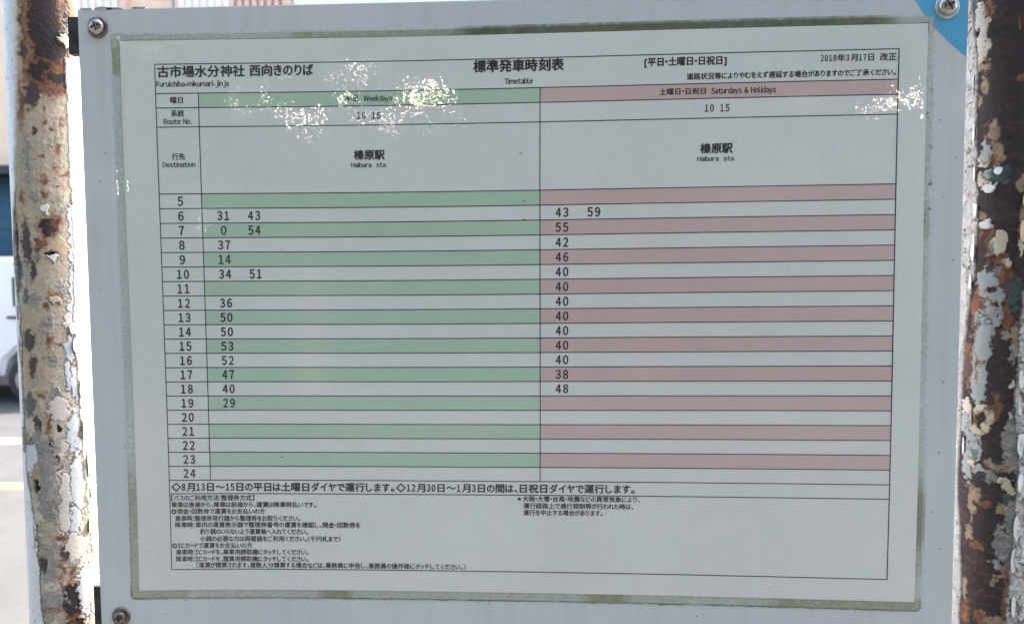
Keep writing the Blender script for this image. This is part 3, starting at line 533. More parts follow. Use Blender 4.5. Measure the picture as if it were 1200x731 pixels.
def pole_look(S, Z, FE, left):
    """S, Z in millimetres -> colour, outward height in mm, roughness"""
    sd_ = 100 if left else 400
    w1 = fbm(S / 5, Z / 5, sd_, 4); w2 = fbm(S / 5 + 9, Z / 5 + 3, sd_ + 7, 4); n1 = fbm(S / 9, Z / 14, sd_ + 20, 4); n2 = fbm(S / 1.6, Z / 1.6, sd_ + 30, 4)
    n3 = fbm(S / .6, Z / .6, sd_ + 40, 3); n4 = fbm(S / 3.2, Z / 2.4, sd_ + 50, 5)
    w3 = fbm(S / 2.6, Z / 3.1, sd_ + 80, 3); w4 = fbm(S / 2.6 + 31, Z / 3.1 + 17, sd_ + 83, 3)
    Sw = S + 2.0 * w1 + 1.5 * w3 + .5 * n2; Zw = Z + 2.4 * w2 + 1.9 * w4 + .6 * n3
    C = np.empty(S.shape + (3,)); H = np.zeros(S.shape); Rr = np.full(S.shape, .72)
    def lay(mask, col, h=None, rough=None):
        m3 = mask[..., None]; C[:] = C * (1 - m3) + col * m3
        if h is not None: H[:] = H * (1 - mask) + h * mask
        if rough is not None: Rr[:] = Rr * (1 - mask) + rough * mask
    # crackle of old brittle paint
    d1, d2, cv = worley(Sw / 3.6 + .5 * w4, Zw / 5.5 + .5 * n2, sd_ + 3); e1, e2, ev = worley(Sw / 1.5 + 7 + .4 * n2, Zw / 1.9, sd_ + 5)
    if left:
        C[:] = CREAM * (1.12, 1.08, 1.02) * (1 + .12 * n4[..., None])
        lay(sst(-.05, .5, n1) * .55, np.array([.36, .36, .28])); lay(sst(.1, .5, n4) * .35, np.array([.30, .31, .25]))
        lay(sst(.12, .45, fbm(S / 3, Z / 3.5, sd_ + 60, 4)) * .45, TAN)
        lay(sst(.35, .6, n2 * .7 + n4 * .6) * .5, np.array([.26, .235, .17]))
        H += .10 * n4 + .07 * n2 + .03 * n3
        st = fbm(S / 1.3, Z / 16, sd_ + 90, 4); lay(sst(.15, .5, st) * .4, TAN * .75); lay(sst(.18, .5, -st) * .3, np.array([.33, .34, .27]))
        pits = sst(.42, .62, n3 * .6 + n2 * .6 + .15 * n1); lay(pits * .75, np.array([.17, .15, .10]), -.05)
        chips = sst(.10, .04, d2 - d1) * sst(.0, .35, n1 + .15) ; lay(chips * .5, CHAR * 4, -.08)
        dark = (sst(-2.0, 1.5, Z - 123 + 4 * w1 + 3 * n4 - .18 * (S - 14) ** 2 * .12) * sst(-1, 1, Sw - 5.5) * sst(-1, 1, 23.5 - Sw + 2 * n1))
        halo = (sst(-7.0, 1.0, Z - 128 + 6 * n4 + 4 * n2) * sst(-4, 0, Sw - 3.5) * sst(-5, 0, 26.5 - Sw))
        lay(halo * .6, ORANGE * (.55 + .5 * n2[..., None])); lay(dark, RUST * (1 + .45 * n4[..., None]), -.12 + .08 * n2, .8); lay(dark * sst(.25, .6, n4 + n2 * .5) * .4, RUSTB * 1.2)
        low = sst(-20, -70, Z)      # lower down the coat is more broken
        lay(sst(.55, .8, cv) * low * .7, PINKC, .22); lay(sst(.30, .1, cv) * low * .55, GREY, .10)
    else:
        C[:] = RUST * (1 + .35 * n4[..., None])
        lay(sst(.1, .6, n4) * .35, RUSTB); lay(sst(.38, .6, n2 * .8 + n1 * .6) * .35, ORANGE * .55)
        H += .06 * n4 + .06 * n2 + .04 * n3 - .1; Rr[:] = .8
        low = sst(-10, -60, Z)
        lay(sst(.2, .4, n4 + n1 * .5) * low * .5, RUSTB * 1.3)
    for s, z, ws, hz, kd in FE:
        rows = np.where(np.abs(Z[:, 0] - z) < hz * 2.2 + 6)[0]
        if not len(rows): continue
        a, c = rows.min(), rows.max() + 1
        sl = (slice(a, c), slice(None))
        ws = ws * 1.05
        d = 1 - np.hypot((Sw[sl] - s) / ws, (Zw[sl] - z) / hz) + .30 * n2[sl] + .25 * n4[sl] + .10 * n3[sl]
        mm = min(ws, hz); e = .22 / mm       # edge width of about 0.2 mm
        Cs, Hs, Rs = C[sl], H[sl], Rr[sl]
        def L2(mask, col, h=None, rough=None):
            m3 = mask[..., None]; Cs[:] = Cs * (1 - m3) + col * m3
            if h is not None: Hs[:] = Hs * (1 - mask) + h * mask
            if rough is not None: Rs[:] = Rs * (1 - mask) + rough * mask
        N2, N3, N4 = n2[sl], n3[sl], n4[sl]
        if kd in 'RO' and ws > 1.2:
            Sl = S[sl]; Zl = Z[sl]; run = np.exp(-((Sl - s + .8 * N4) / (ws * .55)) ** 2) * sst(z + hz * .3, z - hz * .5, Zl) * sst(z - hz - 14, z - hz * .9, Zl) * sst(-.25, .35, fbm(Sl / .9, Zl / 12, sd_ + 95, 3))
            L2(run * (.40 if left else .22), ORANGE * .9)
        if kd == 'R':
            L2(sst(-.42, -.05, d) * .75, ORANGE * (1 + .3 * N2[..., None])); L2(sst(-.10, .12, d + .12 * N3), RUSTB); L2(sst(0, .22, d + .1 * N2), RUST * (1 + .4 * N4[..., None]), -.18 + .07 * N2 + .04 * N3, .8)
        elif kd == 'O':
            L2(sst(-.35, .55, d + .35 * N2 + .2 * N3) * .85, ORANGE * (1 + .4 * N4[..., None])); L2(sst(.35, .8, d + .3 * N3) * .7, RUSTB)
        elif kd == 'P':
            L2(sst(-.25, .1, d) * .5, RUSTB * 1.6); L2(sst(0, .25, d), PURP * (1 + .3 * N2[..., None]), -.12 + .05 * N2)
        elif kd == 'W': L2(sst(-e * 2.4, -e, d), CHAR * 3, -.05); L2(sst(-e, e, d), WHITE * (.9 if left else .72) * (1 + .06 * N2[..., None]), .38 + .03 * N2, .5)  # dark rims of W, C, s, w, k paint in flake-edge shadow
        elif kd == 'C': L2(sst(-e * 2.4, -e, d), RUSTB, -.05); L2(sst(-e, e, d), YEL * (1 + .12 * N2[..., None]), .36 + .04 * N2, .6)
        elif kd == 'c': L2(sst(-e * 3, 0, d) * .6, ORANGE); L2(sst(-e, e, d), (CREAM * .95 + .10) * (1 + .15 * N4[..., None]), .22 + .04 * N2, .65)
        elif kd == 't': L2(sst(-.25, .3, d + .25 * N3) * .75, (TAN if left else TAN * .72) * (1 + .35 * N4[..., None]), .05 + .06 * N2)
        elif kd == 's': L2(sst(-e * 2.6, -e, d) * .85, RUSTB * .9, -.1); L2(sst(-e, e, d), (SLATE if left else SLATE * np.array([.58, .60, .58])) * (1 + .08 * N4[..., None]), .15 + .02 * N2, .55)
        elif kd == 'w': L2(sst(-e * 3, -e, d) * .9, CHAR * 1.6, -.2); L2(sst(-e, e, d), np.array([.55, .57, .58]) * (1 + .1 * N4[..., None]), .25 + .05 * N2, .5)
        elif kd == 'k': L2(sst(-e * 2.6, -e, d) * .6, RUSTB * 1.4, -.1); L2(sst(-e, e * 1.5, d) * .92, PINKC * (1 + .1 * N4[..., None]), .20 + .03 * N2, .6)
        elif kd == 'N': L2(sst(-.15, .2, d + .25 * N2) * .8, GREY * (1 + .45 * N4[..., None] + .2 * N3[..., None]), .18 + .16 * N2 + .06 * N3)
        elif kd == 'g': L2(sst(-.1, .2, d + .2 * N2) * .8, TEAL * (1 + .9 * np.clip(N4, -.5, 1)[..., None]), .0 + .12 * N2)
        elif kd == 'B': L2(sst(-.05, .35, d), CHAR, -.75, .9)
        elif kd == 'M': L2(sst(-.1, .3, d + .4 * N2) * .8, MOSS, .1 + .3 * N2)
    zz = Z[:, 0]
    if left:
        zo = np.array([p[0] for p in LL][::-1]); bl = np.interp(zz, zo, np.array([p[1] for p in LL][::-1]))[:, None]
        zo = np.array([p[0] for p in LR][::-1]); br = np.interp(zz, zo, np.array([p[1] for p in LR][::-1]))[:, None]
        q = bl - (S + 1.1 * w1 + .9 * n2 * sst(90, 20, Z))          # > 0 : left white strip
        lay(sst(-.75, -.35, q) * sst(85, 60, Z) * sst(-.35, .1, n1 + .2) * .9, CHAR * 1.5, -.35)  # dirty gap along the strip, with its shadow line painted dark
        soft = sst(60, 90, Z); e = .12 + 1.2 * soft
        lay(sst(-e, e, q), WHITE * np.array([.93, .97, 1.0]) * (1 + .04 * n4[..., None]), .32 + .03 * n4, .42)
        lay(sst(.47, .6, n2 + .5 * n1) * sst(0, 2, q) * .6, np.array([.30, .31, .30]), .1)
        q = (S + 1.3 * w1 + .8 * n2) - br; q = np.where(Z > 143.9, -(Z - 143.9) - 1 + 0 * q, q)
        q = np.where(Z < -128, np.minimum(q, (Z + 136) * .5 + n4 * 3), q)
        lay(sst(-.6, -.25, q) * .55 * sst(60, 0, Z), RUSTB * 1.2, -.1)  # dark line painted in as shade along the right strip's edge
        H += np.where(q > 0, .30 * np.exp(-np.clip(q, 0, 9) / .5), 0) * sst(-.2, .3, n1 + n2 * .4)
        lay(sst(-.15, .15, q), WHITE * .70 * (1 + .10 * n4[..., None]), .34 + .03 * n4 + .08 * n2 * sst(-60, -100, Z), .45)
        sp = sst(.45, .6, n3 * .5 + n2 * .7); lay(sp * sst(0, .5, q) * .7, np.array([.26, .22, .16]))
        ck = sst(.08, .02, e2 - e1) * (.25 + .75 * sst(-40, -90, Z)) * sst(0, .4, q) * sst(-.3, .2, n1 + n2 * .3); lay(ck * .8, CHAR * 3, -.1)
        ms = sst(.15, .45, fbm(S / 2.4, Z / 7, sd_ + 70, 4) + .25) * sst(20, 24, S) * sst(-76, -86, Z) * sst(-138, -124, Z)
        lay(ms * .75, MOSS * 1.5, .1 + .5 * n2)
    else:
        zo = np.array([p[0] for p in RL][::-1]); bl = np.interp(zz, zo, np.array([p[1] for p in RL][::-1]))[:, None]
        zo = np.array([p[0] for p in RR][::-1]); br = np.interp(zz, zo, np.array([p[1] for p in RR][::-1]))[:, None]
        q = bl - (S + .9 * w1 + .7 * n2)
        lay(sst(-.8, -.4, q) * .9, CHAR * 1.2, -.4)  # gap beside the peeling strip, its shadow line painted dark
        lay(sst(-.12, .12, q), (WHITE * .50) * (1 + .14 * n4[..., None]), .42 + .04 * n4, .55)
        lay(sst(.10, .45, n2 + .5 * n4) * sst(0, 1, q) * .5, TAN * .9)
        lay(sst(.1, .5, n4 + .4 * n2) * sst(20, 110, Z) * sst(0, 1, q) * .85, np.array([.10, .10, .08])); lay(sst(.30, .42, n4 - .3 * n2) * sst(0, .6, q), GREY * .6, .1)
        H += sst(0, .6, q) * (.4 * (cv - .5) + .08 * n2); C *= (1 + sst(0, .6, q) * (.30 * (cv - .6) + .10 * n2))[..., None]
        ck = sst(.07, .02, d2 - d1) * sst(0, .5, q) * sst(-.35, .1, n1 + n2 * .4); lay(ck * .7, CHAR * 2, -.1)
        q2 = (S + 1.2 * w1 + .9 * n2) - br; q2 = np.where(Z > 70, -5 + 0 * q2, q2 + np.minimum(0, (0 - Z) * .05 + .0))
        lay(sst(-1.1, -.4, q2) * .8, GREY * .8 * (1 + .4 * n4[..., None]), .1 + .1 * n2)
        lay(sst(-.12, .12, q2), (WHITE * .68) * (1 + .14 * n4[..., None] + .07 * n2[..., None]), .45 + .06 * n4 + .08 * n2, .55)
        H += sst(0, .6, q2) * (.5 * (cv - .5) + .10 * n2); C *= (1 + sst(0, .6, q2) * (.35 * (cv - .6) + .12 * n2))[..., None]; lay(sst(0, .6, q2) * sst(.86, .9, cv), GREY * .7, .0); lay(sst(0, .6, q2) * sst(.2, .5, n4 + .3 * n2) * .5, TAN)
        ck = sst(.09, .02, d2 - d1) * sst(0, .5, q2) * sst(-.35, .0, n1 + .5 * n2); lay(ck * .8, CHAR * 3, -.05)
    return np.clip(C, .008, .9), H, Rr

def make_pole(cx, cy, FE, left, label, fine_s):
    root = empty('pole', (cx, cy, 0), label, 'pole')
    s_f = np.arange(fine_s[0], fine_s[1], .27); full = math.pi * RP * 1e3
    s_c = np.linspace(fine_s[1], fine_s[0] + 2 * full, 24)[:-1]
    s = np.concatenate([s_f, s_c])
    z = np.concatenate([np.linspace(-1450, -215, 30)[:-1], np.arange(-215, 205, .29), np.linspace(205, 900, 24)])
    S, Z = np.meshgrid(s, z)
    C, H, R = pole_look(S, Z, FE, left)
    fine = ((Z > -214) & (Z < 204)).astype(float) * ((S < fine_s[1] - .5) & (S > fine_s[0] + .5)); H = H * fine * 1.9
    th = S / (RP * 1e3); r = RP + H * 1e-3
    P = np.stack([r * np.sin(th), -r * np.cos(th), Z * 1e-3 + Z0], -1)
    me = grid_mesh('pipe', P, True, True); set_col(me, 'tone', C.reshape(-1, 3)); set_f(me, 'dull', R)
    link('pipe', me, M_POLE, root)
    bm = bmesh.new(); bmesh.ops.create_cone(bm, cap_ends=True, segments=40, radius1=RP + .001, radius2=RP - .002, depth=.006, matrix=Matrix.Translation((0, 0, Z0 + .902)))
    me = bpy.data.meshes.new('end_cap'); bm.to_mesh(me); bm.free(); link('end_cap', me, M_STEEL_DARK, root)
    return root

M_FLAKE = attr_mat('paint_flake', .5, bump_scale=700, bs=.15, bd=.0001, tint=.1)
def flake(par, s, z, ws, hz, lift, hinge, col, seed):
    """a curled chip of paint standing off the pipe; hinge = 'l', 'r', 't', 'b' side still stuck"""
    R = random.Random(seed); nr, na = 7, 26
    rad = [R.uniform(.72, 1.12) for _ in range(9)]
    pts = []
    for i in range(nr):
        for j in range(na):
            a = 2 * math.pi * j / na; k = a / (2 * math.pi) * 9; k0 = int(k) % 9; f = k - int(k)
            q = (rad[k0] * (1 - f) + rad[(k0 + 1) % 9] * f) * i / (nr - 1)
            x, y = q * math.cos(a), q * math.sin(a)
            t = {'l': (x + 1) / 2, 'r': (1 - x) / 2, 't': (1 - y) / 2, 'b': (y + 1) / 2}[hinge]; t = max(0, t)
            ss = s + ws * x; zz = z + hz * y; r = RP + (.48 + lift * t ** 1.8 + .06 * math.sin(7 * x + 5 * y + seed)) * 1e-3
            th = ss / (RP * 1e3); pts.append((r, th, zz))
    def P(o): return [((r + o) * math.sin(t), -(r + o) * math.cos(t), zz * 1e-3 + Z0) for r, t, zz in pts]
    V = P(0) + P(.00022); n0 = len(pts); F = []
    for i in range(nr - 1):
        for j in range(na):
            a, b_, c, d = i * na + j, i * na + (j + 1) % na, (i + 1) * na + (j + 1) % na, (i + 1) * na + j
            F += [(a, d, c, b_), (n0 + a, n0 + b_, n0 + c, n0 + d)]
    for j in range(na):
        a, b_ = (nr - 1) * na + j, (nr - 1) * na + (j + 1) % na; F.append((a, n0 + a, n0 + b_, b_))
    me = mesh('paint_flake', V, F, True); c = np.array([col] * len(V)) * (1 + .06 * np.random.RandomState(seed).randn(len(V), 1))
    set_col(me, 'tone', c); set_f(me, 'dull', np.full(len(V), .5)); return link('paint_flake', me, M_FLAKE, par)

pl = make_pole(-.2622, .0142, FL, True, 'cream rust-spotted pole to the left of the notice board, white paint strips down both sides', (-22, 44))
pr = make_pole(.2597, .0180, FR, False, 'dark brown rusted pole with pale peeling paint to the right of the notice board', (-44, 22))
# longer curls of lifting paint
for k, a in enumerate([(-9.5, 58, 1.3, 5.5, 1.4, 'l', WHITE), (-9.8, 6, 1.8, 5, 1.6, 'l', WHITE * .95), (-9.6, -14, 1.3, 7, 1.2, 'l', WHITE), (-9.3, -64, 1.4, 8, 1.5, 'l', WHITE * .9), (-5.2, -118, 2.0, 8, 1.3, 'l', WHITE * .85),
                       (19.2, -4, 2.6, 3.0, 2.0, 'r', WHITE), (20.2, -14, 1.7, 4.5, 1.4, 'r', WHITE * .97), (22.5, -38, 1.8, 5.5, 1.5, 'r', WHITE), (23.0, -61, 1.5, 6.5, 1.8, 'r', PINKC), (25.0, -82, 1.8, 7.0, 2.0, 'r', PINKC * .95),
                       (27.0, -98, 1.8, 5.0, 2.3, 't', np.array([.42, .41, .28])), (24.2, -117, 1.5, 5, 2.0, 'r', PINKC * .9), (11.2, 34.9, 1.7, 1.6, .5, 'b', WHITE), (12.2, -77, 1.5, 1.8, 1.0, 'l', YEL), (26.5, -136, 1.6, 1.7, .8, 'b', WHITE)]):
    flake(pl, *a[:6], a[6], 200 + k)
for k, a in enumerate([(-24.6, 122, 1.2, 7.5, 1.5, 'l', WHITE * .85), (-23.6, 96, 1.4, 6, 1.3, 'l', WHITE * .85), (-22.4, 75, 1.6, 4, 2.0, 'l', WHITE * .85), (-21.6, 56, 2.0, 4.0, 1.4, 'l', WHITE * .82), (-22.2, 36, 1.8, 7.5, 1.3, 'l', WHITE * .9),
                       (-23.2, 18, 1.7, 4.5, 1.4, 'l', WHITE * .8), (-9.6, 38.5, 2.7, 5.0, .7, 'b', YEL), (-17.7, -60.5, 3.3, 1.9, 1.5, 'b', YEL), (-20.3, -53, 1.0, 4.2, 2.2, 'l', YEL), (-24.8, -70, 1.6, 4.5, 1.3, 'l', WHITE * .75),
                       (-11.3, 75.8, 1.8, 2.2, .9, 't', WHITE * .95), (-15.2, 67.0, 3.0, 2.6, 1.0, 'l', WHITE * .8), (-16.4, 48.5, 2.6, 2.0, .8, 'b', SLATE * 1.2), (-6.0, 27.8, 1.5, 1.7, .6, 'b', YEL),
                       (1.5, -32, 2.2, 5.5, 1.3, 'r', WHITE * .9), (1.2, -47, 1.7, 3.6, 1.5, 'r', WHITE * .9), (2.2, -66, 2.3, 7.5, 1.2, 'r', WHITE * .85), (2.5, -86, 2.0, 6, 1.5, 'r', WHITE), (1.3, -110, 2.0, 7.5, 1.3, 'r', WHITE * .9), (.2, -128, 1.6, 7, 1.2, 'r', WHITE * .85), (.9, -152, 1.5, 6, 1.0, 'r', WHITE * .9),
                       (-2.9, -88.6, 1.9, 2.0, .7, 'b', YEL * .95), (-5.6, -84.6, 1.2, 1.3, .6, 'b', YEL), (-.2, 45, 1.7, 6.0, 1.3, 'r', TAN * 1.3), (.4, 60, 1.4, 4, 1.1, 'r', TAN * 1.2)]):
    flake(pr, *a[:6], a[6], 300 + k)

# ------------------------------------------------------------------ road and everything across it
M_ROAD = tinted('asphalt', (.036, .0358, .0355), (.048, .0475, .047), 3, .9, .1, .002)
n, l, b = nodes(M_ROAD)
g = mesh('road', [(-60, -30, 0), (60, -30, 0), (60, 60, 0), (-60, 60, 0)], [(0, 1, 2, 3)])
tag(link('road', g, M_ROAD), kind='structure')
M_WL = tinted('white_line_paint', (.80, .80, .78), (.66, .66, .64), 20, .7, .1, .001)
M_OL = tinted('orange_line_paint', (.62, .27, .05), (.55, .25, .06), 20, .7, .1, .001)
tag(box_obj('white_road_line', (-40, 40, 5.72, 5.89, .0, .004), M_WL), kind='structure')
tag(box_obj('orange_road_line', (-40, 40, 4.39, 4.53, .0, .004), M_OL), kind='structure')

M_PEACH = tinted('peach_wall_render', (.86, .62, .42), (.82, .58, .40), 4, .85, .1, .002)
M_PEACH2 = tinted('peach_pillar_tile', (.78, .52, .40), (.70, .46, .36), 8, .7, .1, .002)
M_WHITEW = tinted('white_wall', (.88, .83, .75), (.84, .79, .71), 5, .8, .05, .001)
M_BLUEC = tinted('blue_shutter_paint', (.010, .065, .12), (.016, .085, .15), 3, .6, .05, .002)
M_DARK = mat('dark_gap', (.03, .03, .035), .6)
M_GLASS = mat('dark_glass', (.03, .04, .05), .08, 0, .5)
M_FROST = mat('frosted_window_pane', (.88, .85, .79), .35)
bld = empty('building', (-6, 12.2, 0), 'sunlit peach and white building across the road, cut by the top edge of the board', 'building')
def at_b(name, x0, x1, y0, y1, z0, z1, mt, par=None, bev=0.0):
    return box_obj(name, (x0 + 6, x1 + 6, y0 - 12.2, y1 - 12.2, z0, z1), mt, par or bld, bev)
at_b('wall', -22, 8, 12.2, 19, 0, 7.4, M_PEACH)
at_b('roof', -22.3, 8.3, 11.9, 19.3, 7.4, 7.6, M_WHITEW)
at_b('canopy', -22, -8.98, 11.6, 12.2, 3.20, 3.34, M_DARK)
sh = at_b('shutter', -22, -9.0, 12.10, 12.19, .1, 3.2, M_BLUEC)
for k in range(14): at_b('slat', -16, -9.02, 12.085, 12.10, .2 + k * .21, .36 + k * .21, M_BLUEC, sh)
for (x0, x1) in [(-8.95, -7.30), (-6.33, -5.38)]:
    wd_ = at_b('window', x0, x1, 12.12, 12.19, 4.4, 7.1, M_FROST)
    k = x0 + .04
    while k < x1 - .02:
        at_b('bar', k, k + .018, 12.095, 12.118, 4.4, 7.1, M_DARK if False else M_PEACH2, wd_); k += .131
at_b('pillar', -7.28, -7.17, 12.06, 12.19, 3.4, 7.38, M_PEACH2); at_b('pillar', -6.47, -6.36, 12.06, 12.19, 3.4, 7.38, M_PEACH2)
at_b('pillar', -4.42, -4.28, 12.06, 12.19, 3.4, 7.38, M_PEACH2)
k = -5.36
while k < -4.45:
    at_b('wall_panel', k, k + .075, 12.10, 12.19, 3.4, 7.3, M_PEACH2); k += .13
at_b('wall_panel', -4.26, 7.8, 12.12, 12.19, 3.4, 7.3, M_WHITEW)

# the white van parked beyond the line; only a strip of its side shows past the left pole
M_VAN = mat('white_van_paint', (.82, .83, .84), .25, 0, .6); M_TYRE = tinted('tyre_rubber', (.03, .03, .03), (.05, .048, .045), 30, .8, .1, .001)
M_RIM = mat('wheel_rim', (.4, .4, .42), .35, .8)
van = empty('van', (-6.82, 8.4, 0), 'white parked delivery van, its side and front wheel showing left of the rusty pole', 'van')
prof = [(-1.75, .35), (-1.78, .9), (-1.72, 1.45), (-1.6, 1.62), (-1.3, 1.68), (.7, 1.69), (1.05, 1.62), (1.30, 1.30), (1.52, .98), (1.58, .6), (1.56, .35),
        (1.25, .32), (1.2, .50), (1.05, .63), (.90, .66), (.75, .63), (.60, .50), (.56, .32), (-.75, .32), (-.8, .50), (-.95, .63), (-1.1, .66), (-1.25, .63), (-1.4, .50), (-1.45, .32)]
k = len(prof); V = [(x, -.72, z) for x, z in prof] + [(x, .72, z) for x, z in prof]
F = [tuple(range(k)), tuple(range(k, 2 * k))[::-1]] + [(a, k + a, k + (a + 1) % k, (a + 1) % k) for a in range(k)]
bm = bmesh.new(); me = mesh('body', V, F); bm.from_mesh(me); bmesh.ops.recalc_face_normals(bm, faces=bm.faces)
bmesh.ops.bevel(bm, geom=[e for e in bm.edges if abs(e.verts[0].co.y - e.verts[1].co.y) < .01], offset=.04, segments=3, affect='EDGES'); bm.to_mesh(me); bm.free()
link('body', me, M_VAN, van)
for xw in (.90, -1.10):
    for sy in (-1, 1):
        bm = bmesh.new(); bmesh.ops.create_cone(bm, cap_ends=True, segments=40, radius1=.27, radius2=.27, depth=.16, matrix=Matrix.Translation((xw, sy * .66, .27)) @ Matrix.Rotation(math.pi / 2, 4, 'X'))
        bmesh.ops.bevel(bm, geom=[e for e in bm.edges if abs(e.verts[0].co.y - e.verts[1].co.y) < .001], offset=.03, segments=3, affect='EDGES')
        me = bpy.data.meshes.new('wheel'); bm.to_mesh(me); bm.free(); wl = link('wheel', me, M_TYRE, van)
        bm = bmesh.new(); bmesh.ops.create_cone(bm, cap_ends=True, segments=32, radius1=.16, radius2=.15, depth=.03, matrix=Matrix.Translation((xw, sy * .745, .27)) @ Matrix.Rotation(math.pi / 2, 4, 'X'))
        me = bpy.data.meshes.new('rim'); bm.to_mesh(me); bm.free(); link('rim', me, M_RIM, wl)
box_obj('side_window', (.73, 1.15, -.728, -.70, 1.12, 1.46), M_GLASS, van, .01)
box_obj('windscreen', (1.17, 1.22, -.6, .6, 1.08, 1.45), M_GLASS, van, .01)
box_obj('wing_mirror', (1.12, 1.22, -.86, -.74, 1.10, 1.32), M_DARK, van, .02)
box_obj('door_handle', (.66, .80, -.74, -.722, .98, 1.01), M_DARK, van, .005)
box_obj('side_trim', (-1.7, .55, -.732, -.722, .80, .815), M_RIM, van, .002)
box_obj('bumper', (1.50, 1.62, -.70, .70, .34, .52), M_RIM, van, .02)
box_obj('headlight', (1.54, 1.60, -.66, -.42, .72, .86), M_GLASS, van, .02)
box_obj('headlight', (1.54, 1.60, .42, .66, .72, .86), M_GLASS, van, .02)

# ------------------------------------------------------------------ trees behind the viewer that shade the board
M_LEAF = tinted('broad_leaf', (.045, .085, .022), (.085, .13, .04), 30, .45, 0)
M_BARK = tinted('tree_bark', (.10, .075, .055), (.18, .14, .11), 20, .9, .5, .01)
def tree_meshes(seed, h, r, nleaf):
    R = np.random.RandomState(seed)
    u = R.normal(size=(nleaf, 3)); u /= np.linalg.norm(u, axis=1)[:, None]; rad = r * R.rand(nleaf) ** .45
    lump = 1 + .25 * np.sin(u[:, 0] * 5 + seed) * np.cos(u[:, 2] * 6)
    c = u * (rad * lump)[:, None] * [1, .8, 1.0] + [0, 0, h]
    a = R.normal(size=(nleaf, 3)); a /= np.linalg.norm(a, axis=1)[:, None]; b_ = np.cross(a, R.normal(size=(nleaf, 3))); b_ /= np.linalg.norm(b_, axis=1)[:, None]
    L_ = .10 + .07 * R.rand(nleaf)[:, None]
    V = np.stack([c - a * L_, c + b_ * L_ * .45, c + a * L_, c - b_ * L_ * .45], 1).reshape(-1, 3)
    me = bpy.data.meshes.new('crown'); me.vertices.add(len(V)); me.vertices.foreach_set('co', V.astype(np.float32).ravel())
    me.loops.add(nleaf * 4); me.loops.foreach_set('vertex_index', np.arange(nleaf * 4, dtype=np.int32)); me.polygons.add(nleaf)
    me.polygons.foreach_set('loop_start', (np.arange(nleaf) * 4).astype(np.int32)); me.update(calc_edges=True); me.materials.append(M_LEAF)
    th = np.linspace(0, 2 * math.pi, 17)[:-1]; zz = np.linspace(0, h + r * .5, 14)
    P = np.array([[[(.16 * (1 - .75 * z / (h + r)) * math.cos(t)) + .08 * math.sin(z * 1.3), .16 * (1 - .75 * z / (h + r)) * math.sin(t), z] for t in th] for z in zz])
    tk = grid_mesh('trunk', P, True, True); tk.materials.append(M_BARK); return me, tk
cr, tk = tree_meshes(5, 3.6, 2.3, 9000)
TL = ['tree leaning over the viewer on the left', 'middle tree behind the viewer', 'tree behind the viewer on the right', 'tree far behind the viewer', 'outer left tree behind the viewer', 'outer right tree behind the viewer']
for k, (x, y, s_) in enumerate([(-2.9, -8.4, 1.7), (1.2, -8.9, 1.8), (5.3, -8.3, 1.65), (-.8, -12.6, 2.2), (-8.0, -8.6, 1.8), (9.8, -8.8, 1.75)]):
    o = empty('tree', (x, y, 0), 'broadleaf ' + TL[k], 'tree', 'trees behind the viewer'); o.scale = (s_,) * 3; o.rotation_euler.z = k * 1.3
    for nm, me in (('crown', cr), ('trunk', tk)): link(nm, me, None, o)

M_SKYBLOCK = tinted('sky_blocker_slope', (.025, .04, .016), (.05, .075, .026), 2.5, .9, .6, .1)  # unseen slope added to block sky, darkening the board and its reflections
gx = np.linspace(-45, 45, 120); gt = np.linspace(0, 1, 40); GX, GT = np.meshgrid(gx, gt)
hy = -11.5 - 9 * GT + 1.2 * fbm(GX / 3, GT * 5, 610); hz = -.2 + 11.5 * sst(-.1, 1, GT) * (1 + .12 * fbm(GX / 6, GT * 2, 620)) + .6 * fbm(GX / 1.2, GT * 9, 630)
tag(link('sky_block_hillside', grid_mesh('sky_block_hillside', np.stack([GX, hy, hz], -1)), M_SKYBLOCK), kind='structure')
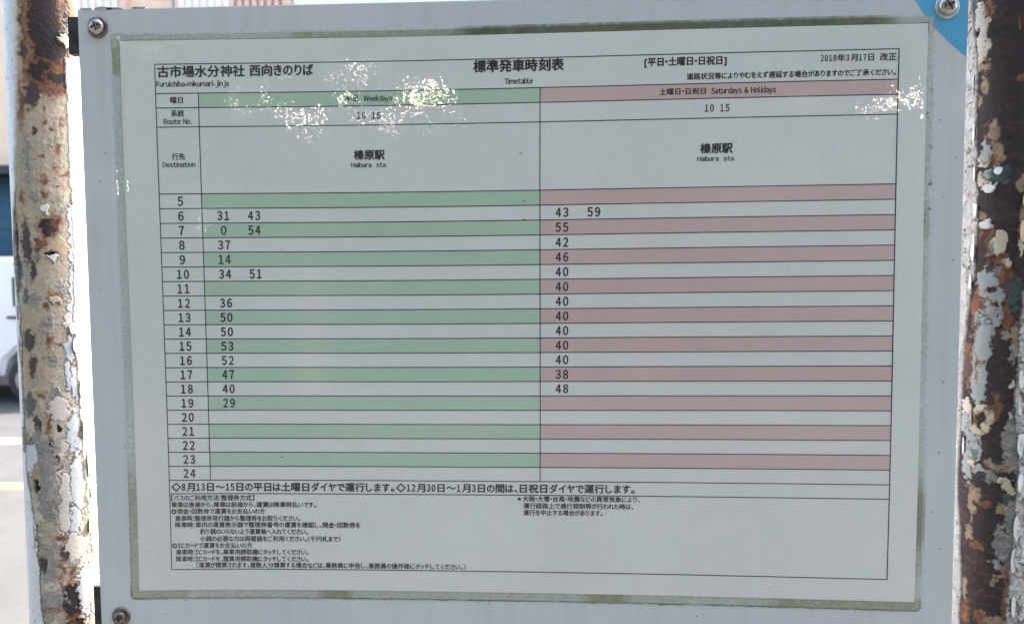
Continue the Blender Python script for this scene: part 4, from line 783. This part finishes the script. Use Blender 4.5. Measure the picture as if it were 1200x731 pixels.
# unseen reflectors added behind the viewer, aimed to put sun glints in the laminate
M_GLINT = mat('glint_reflector_metal', (.34, .32, .25), .38, 1.0)
GLINT_REFL = [((-.544, -2.878, .803), (-.0504, .1168), .075), ((-.43, -2.89, .81), (-.036, .1165), .05), ((-.60, -2.87, .86), (-.056, .122), .03), ((-.700, -2.862, .69), (-.0731, .1083), .04), ((-.79, -2.84, .71), (-.079, .1083), .025),
        ((-.805, -2.814, .90), (-.0841, .1262), .035), ((-.86, -2.81, .80), (-.09, .122), .03), ((-.984, -2.799, .70), (-.1049, .1111), .04), ((-1.06, -2.778, .70), (-.1164, .109), .035), ((-1.13, -2.76, .735), (-.12, .110), .02),
        ((-1.201, -2.725, .788), (-.1345, .1183), .025), ((-1.30, -2.69, .765), (-.1507, .1163), .025), ((1.44, -2.662, .725), (.1947, .1125), .04), ((1.515, -2.633, .735), (.2052, .1136), .035), ((1.36, -2.68, .68), (.187, .110), .02),
        ((-1.455, -2.705, .244), (-.1665, .0525), .02), ((-1.814, -2.523, .408), (-.2258, .076), .045), ((1.62, -2.607, .684), (.2168, .1099), .045),
        ((-.62, -2.87, .79), (-.062, .115), .018), ((-.92, -2.80, .86), (-.095, .120), .016), ((-.75, -2.85, .95), (-.076, .130), .014), ((-1.10, -2.76, .90), (-.120, .128), .013),
        ((-.50, -2.88, .66), (-.046, .103), .014), ((-.66, -2.87, .65), (-.066, .102), .014), ((-1.02, -2.78, .63), (-.108, .100), .014), ((-.36, -2.89, .70), (-.030, .106), .012)]
V = []; F = []; R_ = random.Random(3)
for c, (px, pz), r in GLINT_REFL:
    for q in range(5):
        cc = Vector(c) + Vector((R_.uniform(-r, r), R_.uniform(-.05, .05), R_.uniform(-r, r) * .8))
        nrm = (SDIR + (Vector((px, 0, pz)) - cc).normalized()).normalized()
        t1 = nrm.cross(Vector((0, 0, 1))).normalized(); t2 = t1.cross(nrm); k = 7; s0 = len(V); rr = r * R_.uniform(.17, .38)
        for a in range(k):
            an = a * 2 * math.pi / k; g = rr * R_.uniform(.6, 1.2); V.append(cc + t1 * g * math.cos(an) + t2 * g * 1.3 * math.sin(an) + Vector((0, 0, Z0)))
        F.append(tuple(range(s0, s0 + k)))
fo = link('added_glint_reflectors', mesh('added_glint_reflectors', V, F), M_GLINT); tag(fo, 'unseen reflector patches added behind the viewer to make sun glints in the laminate', 'foil', None, 'stuff')
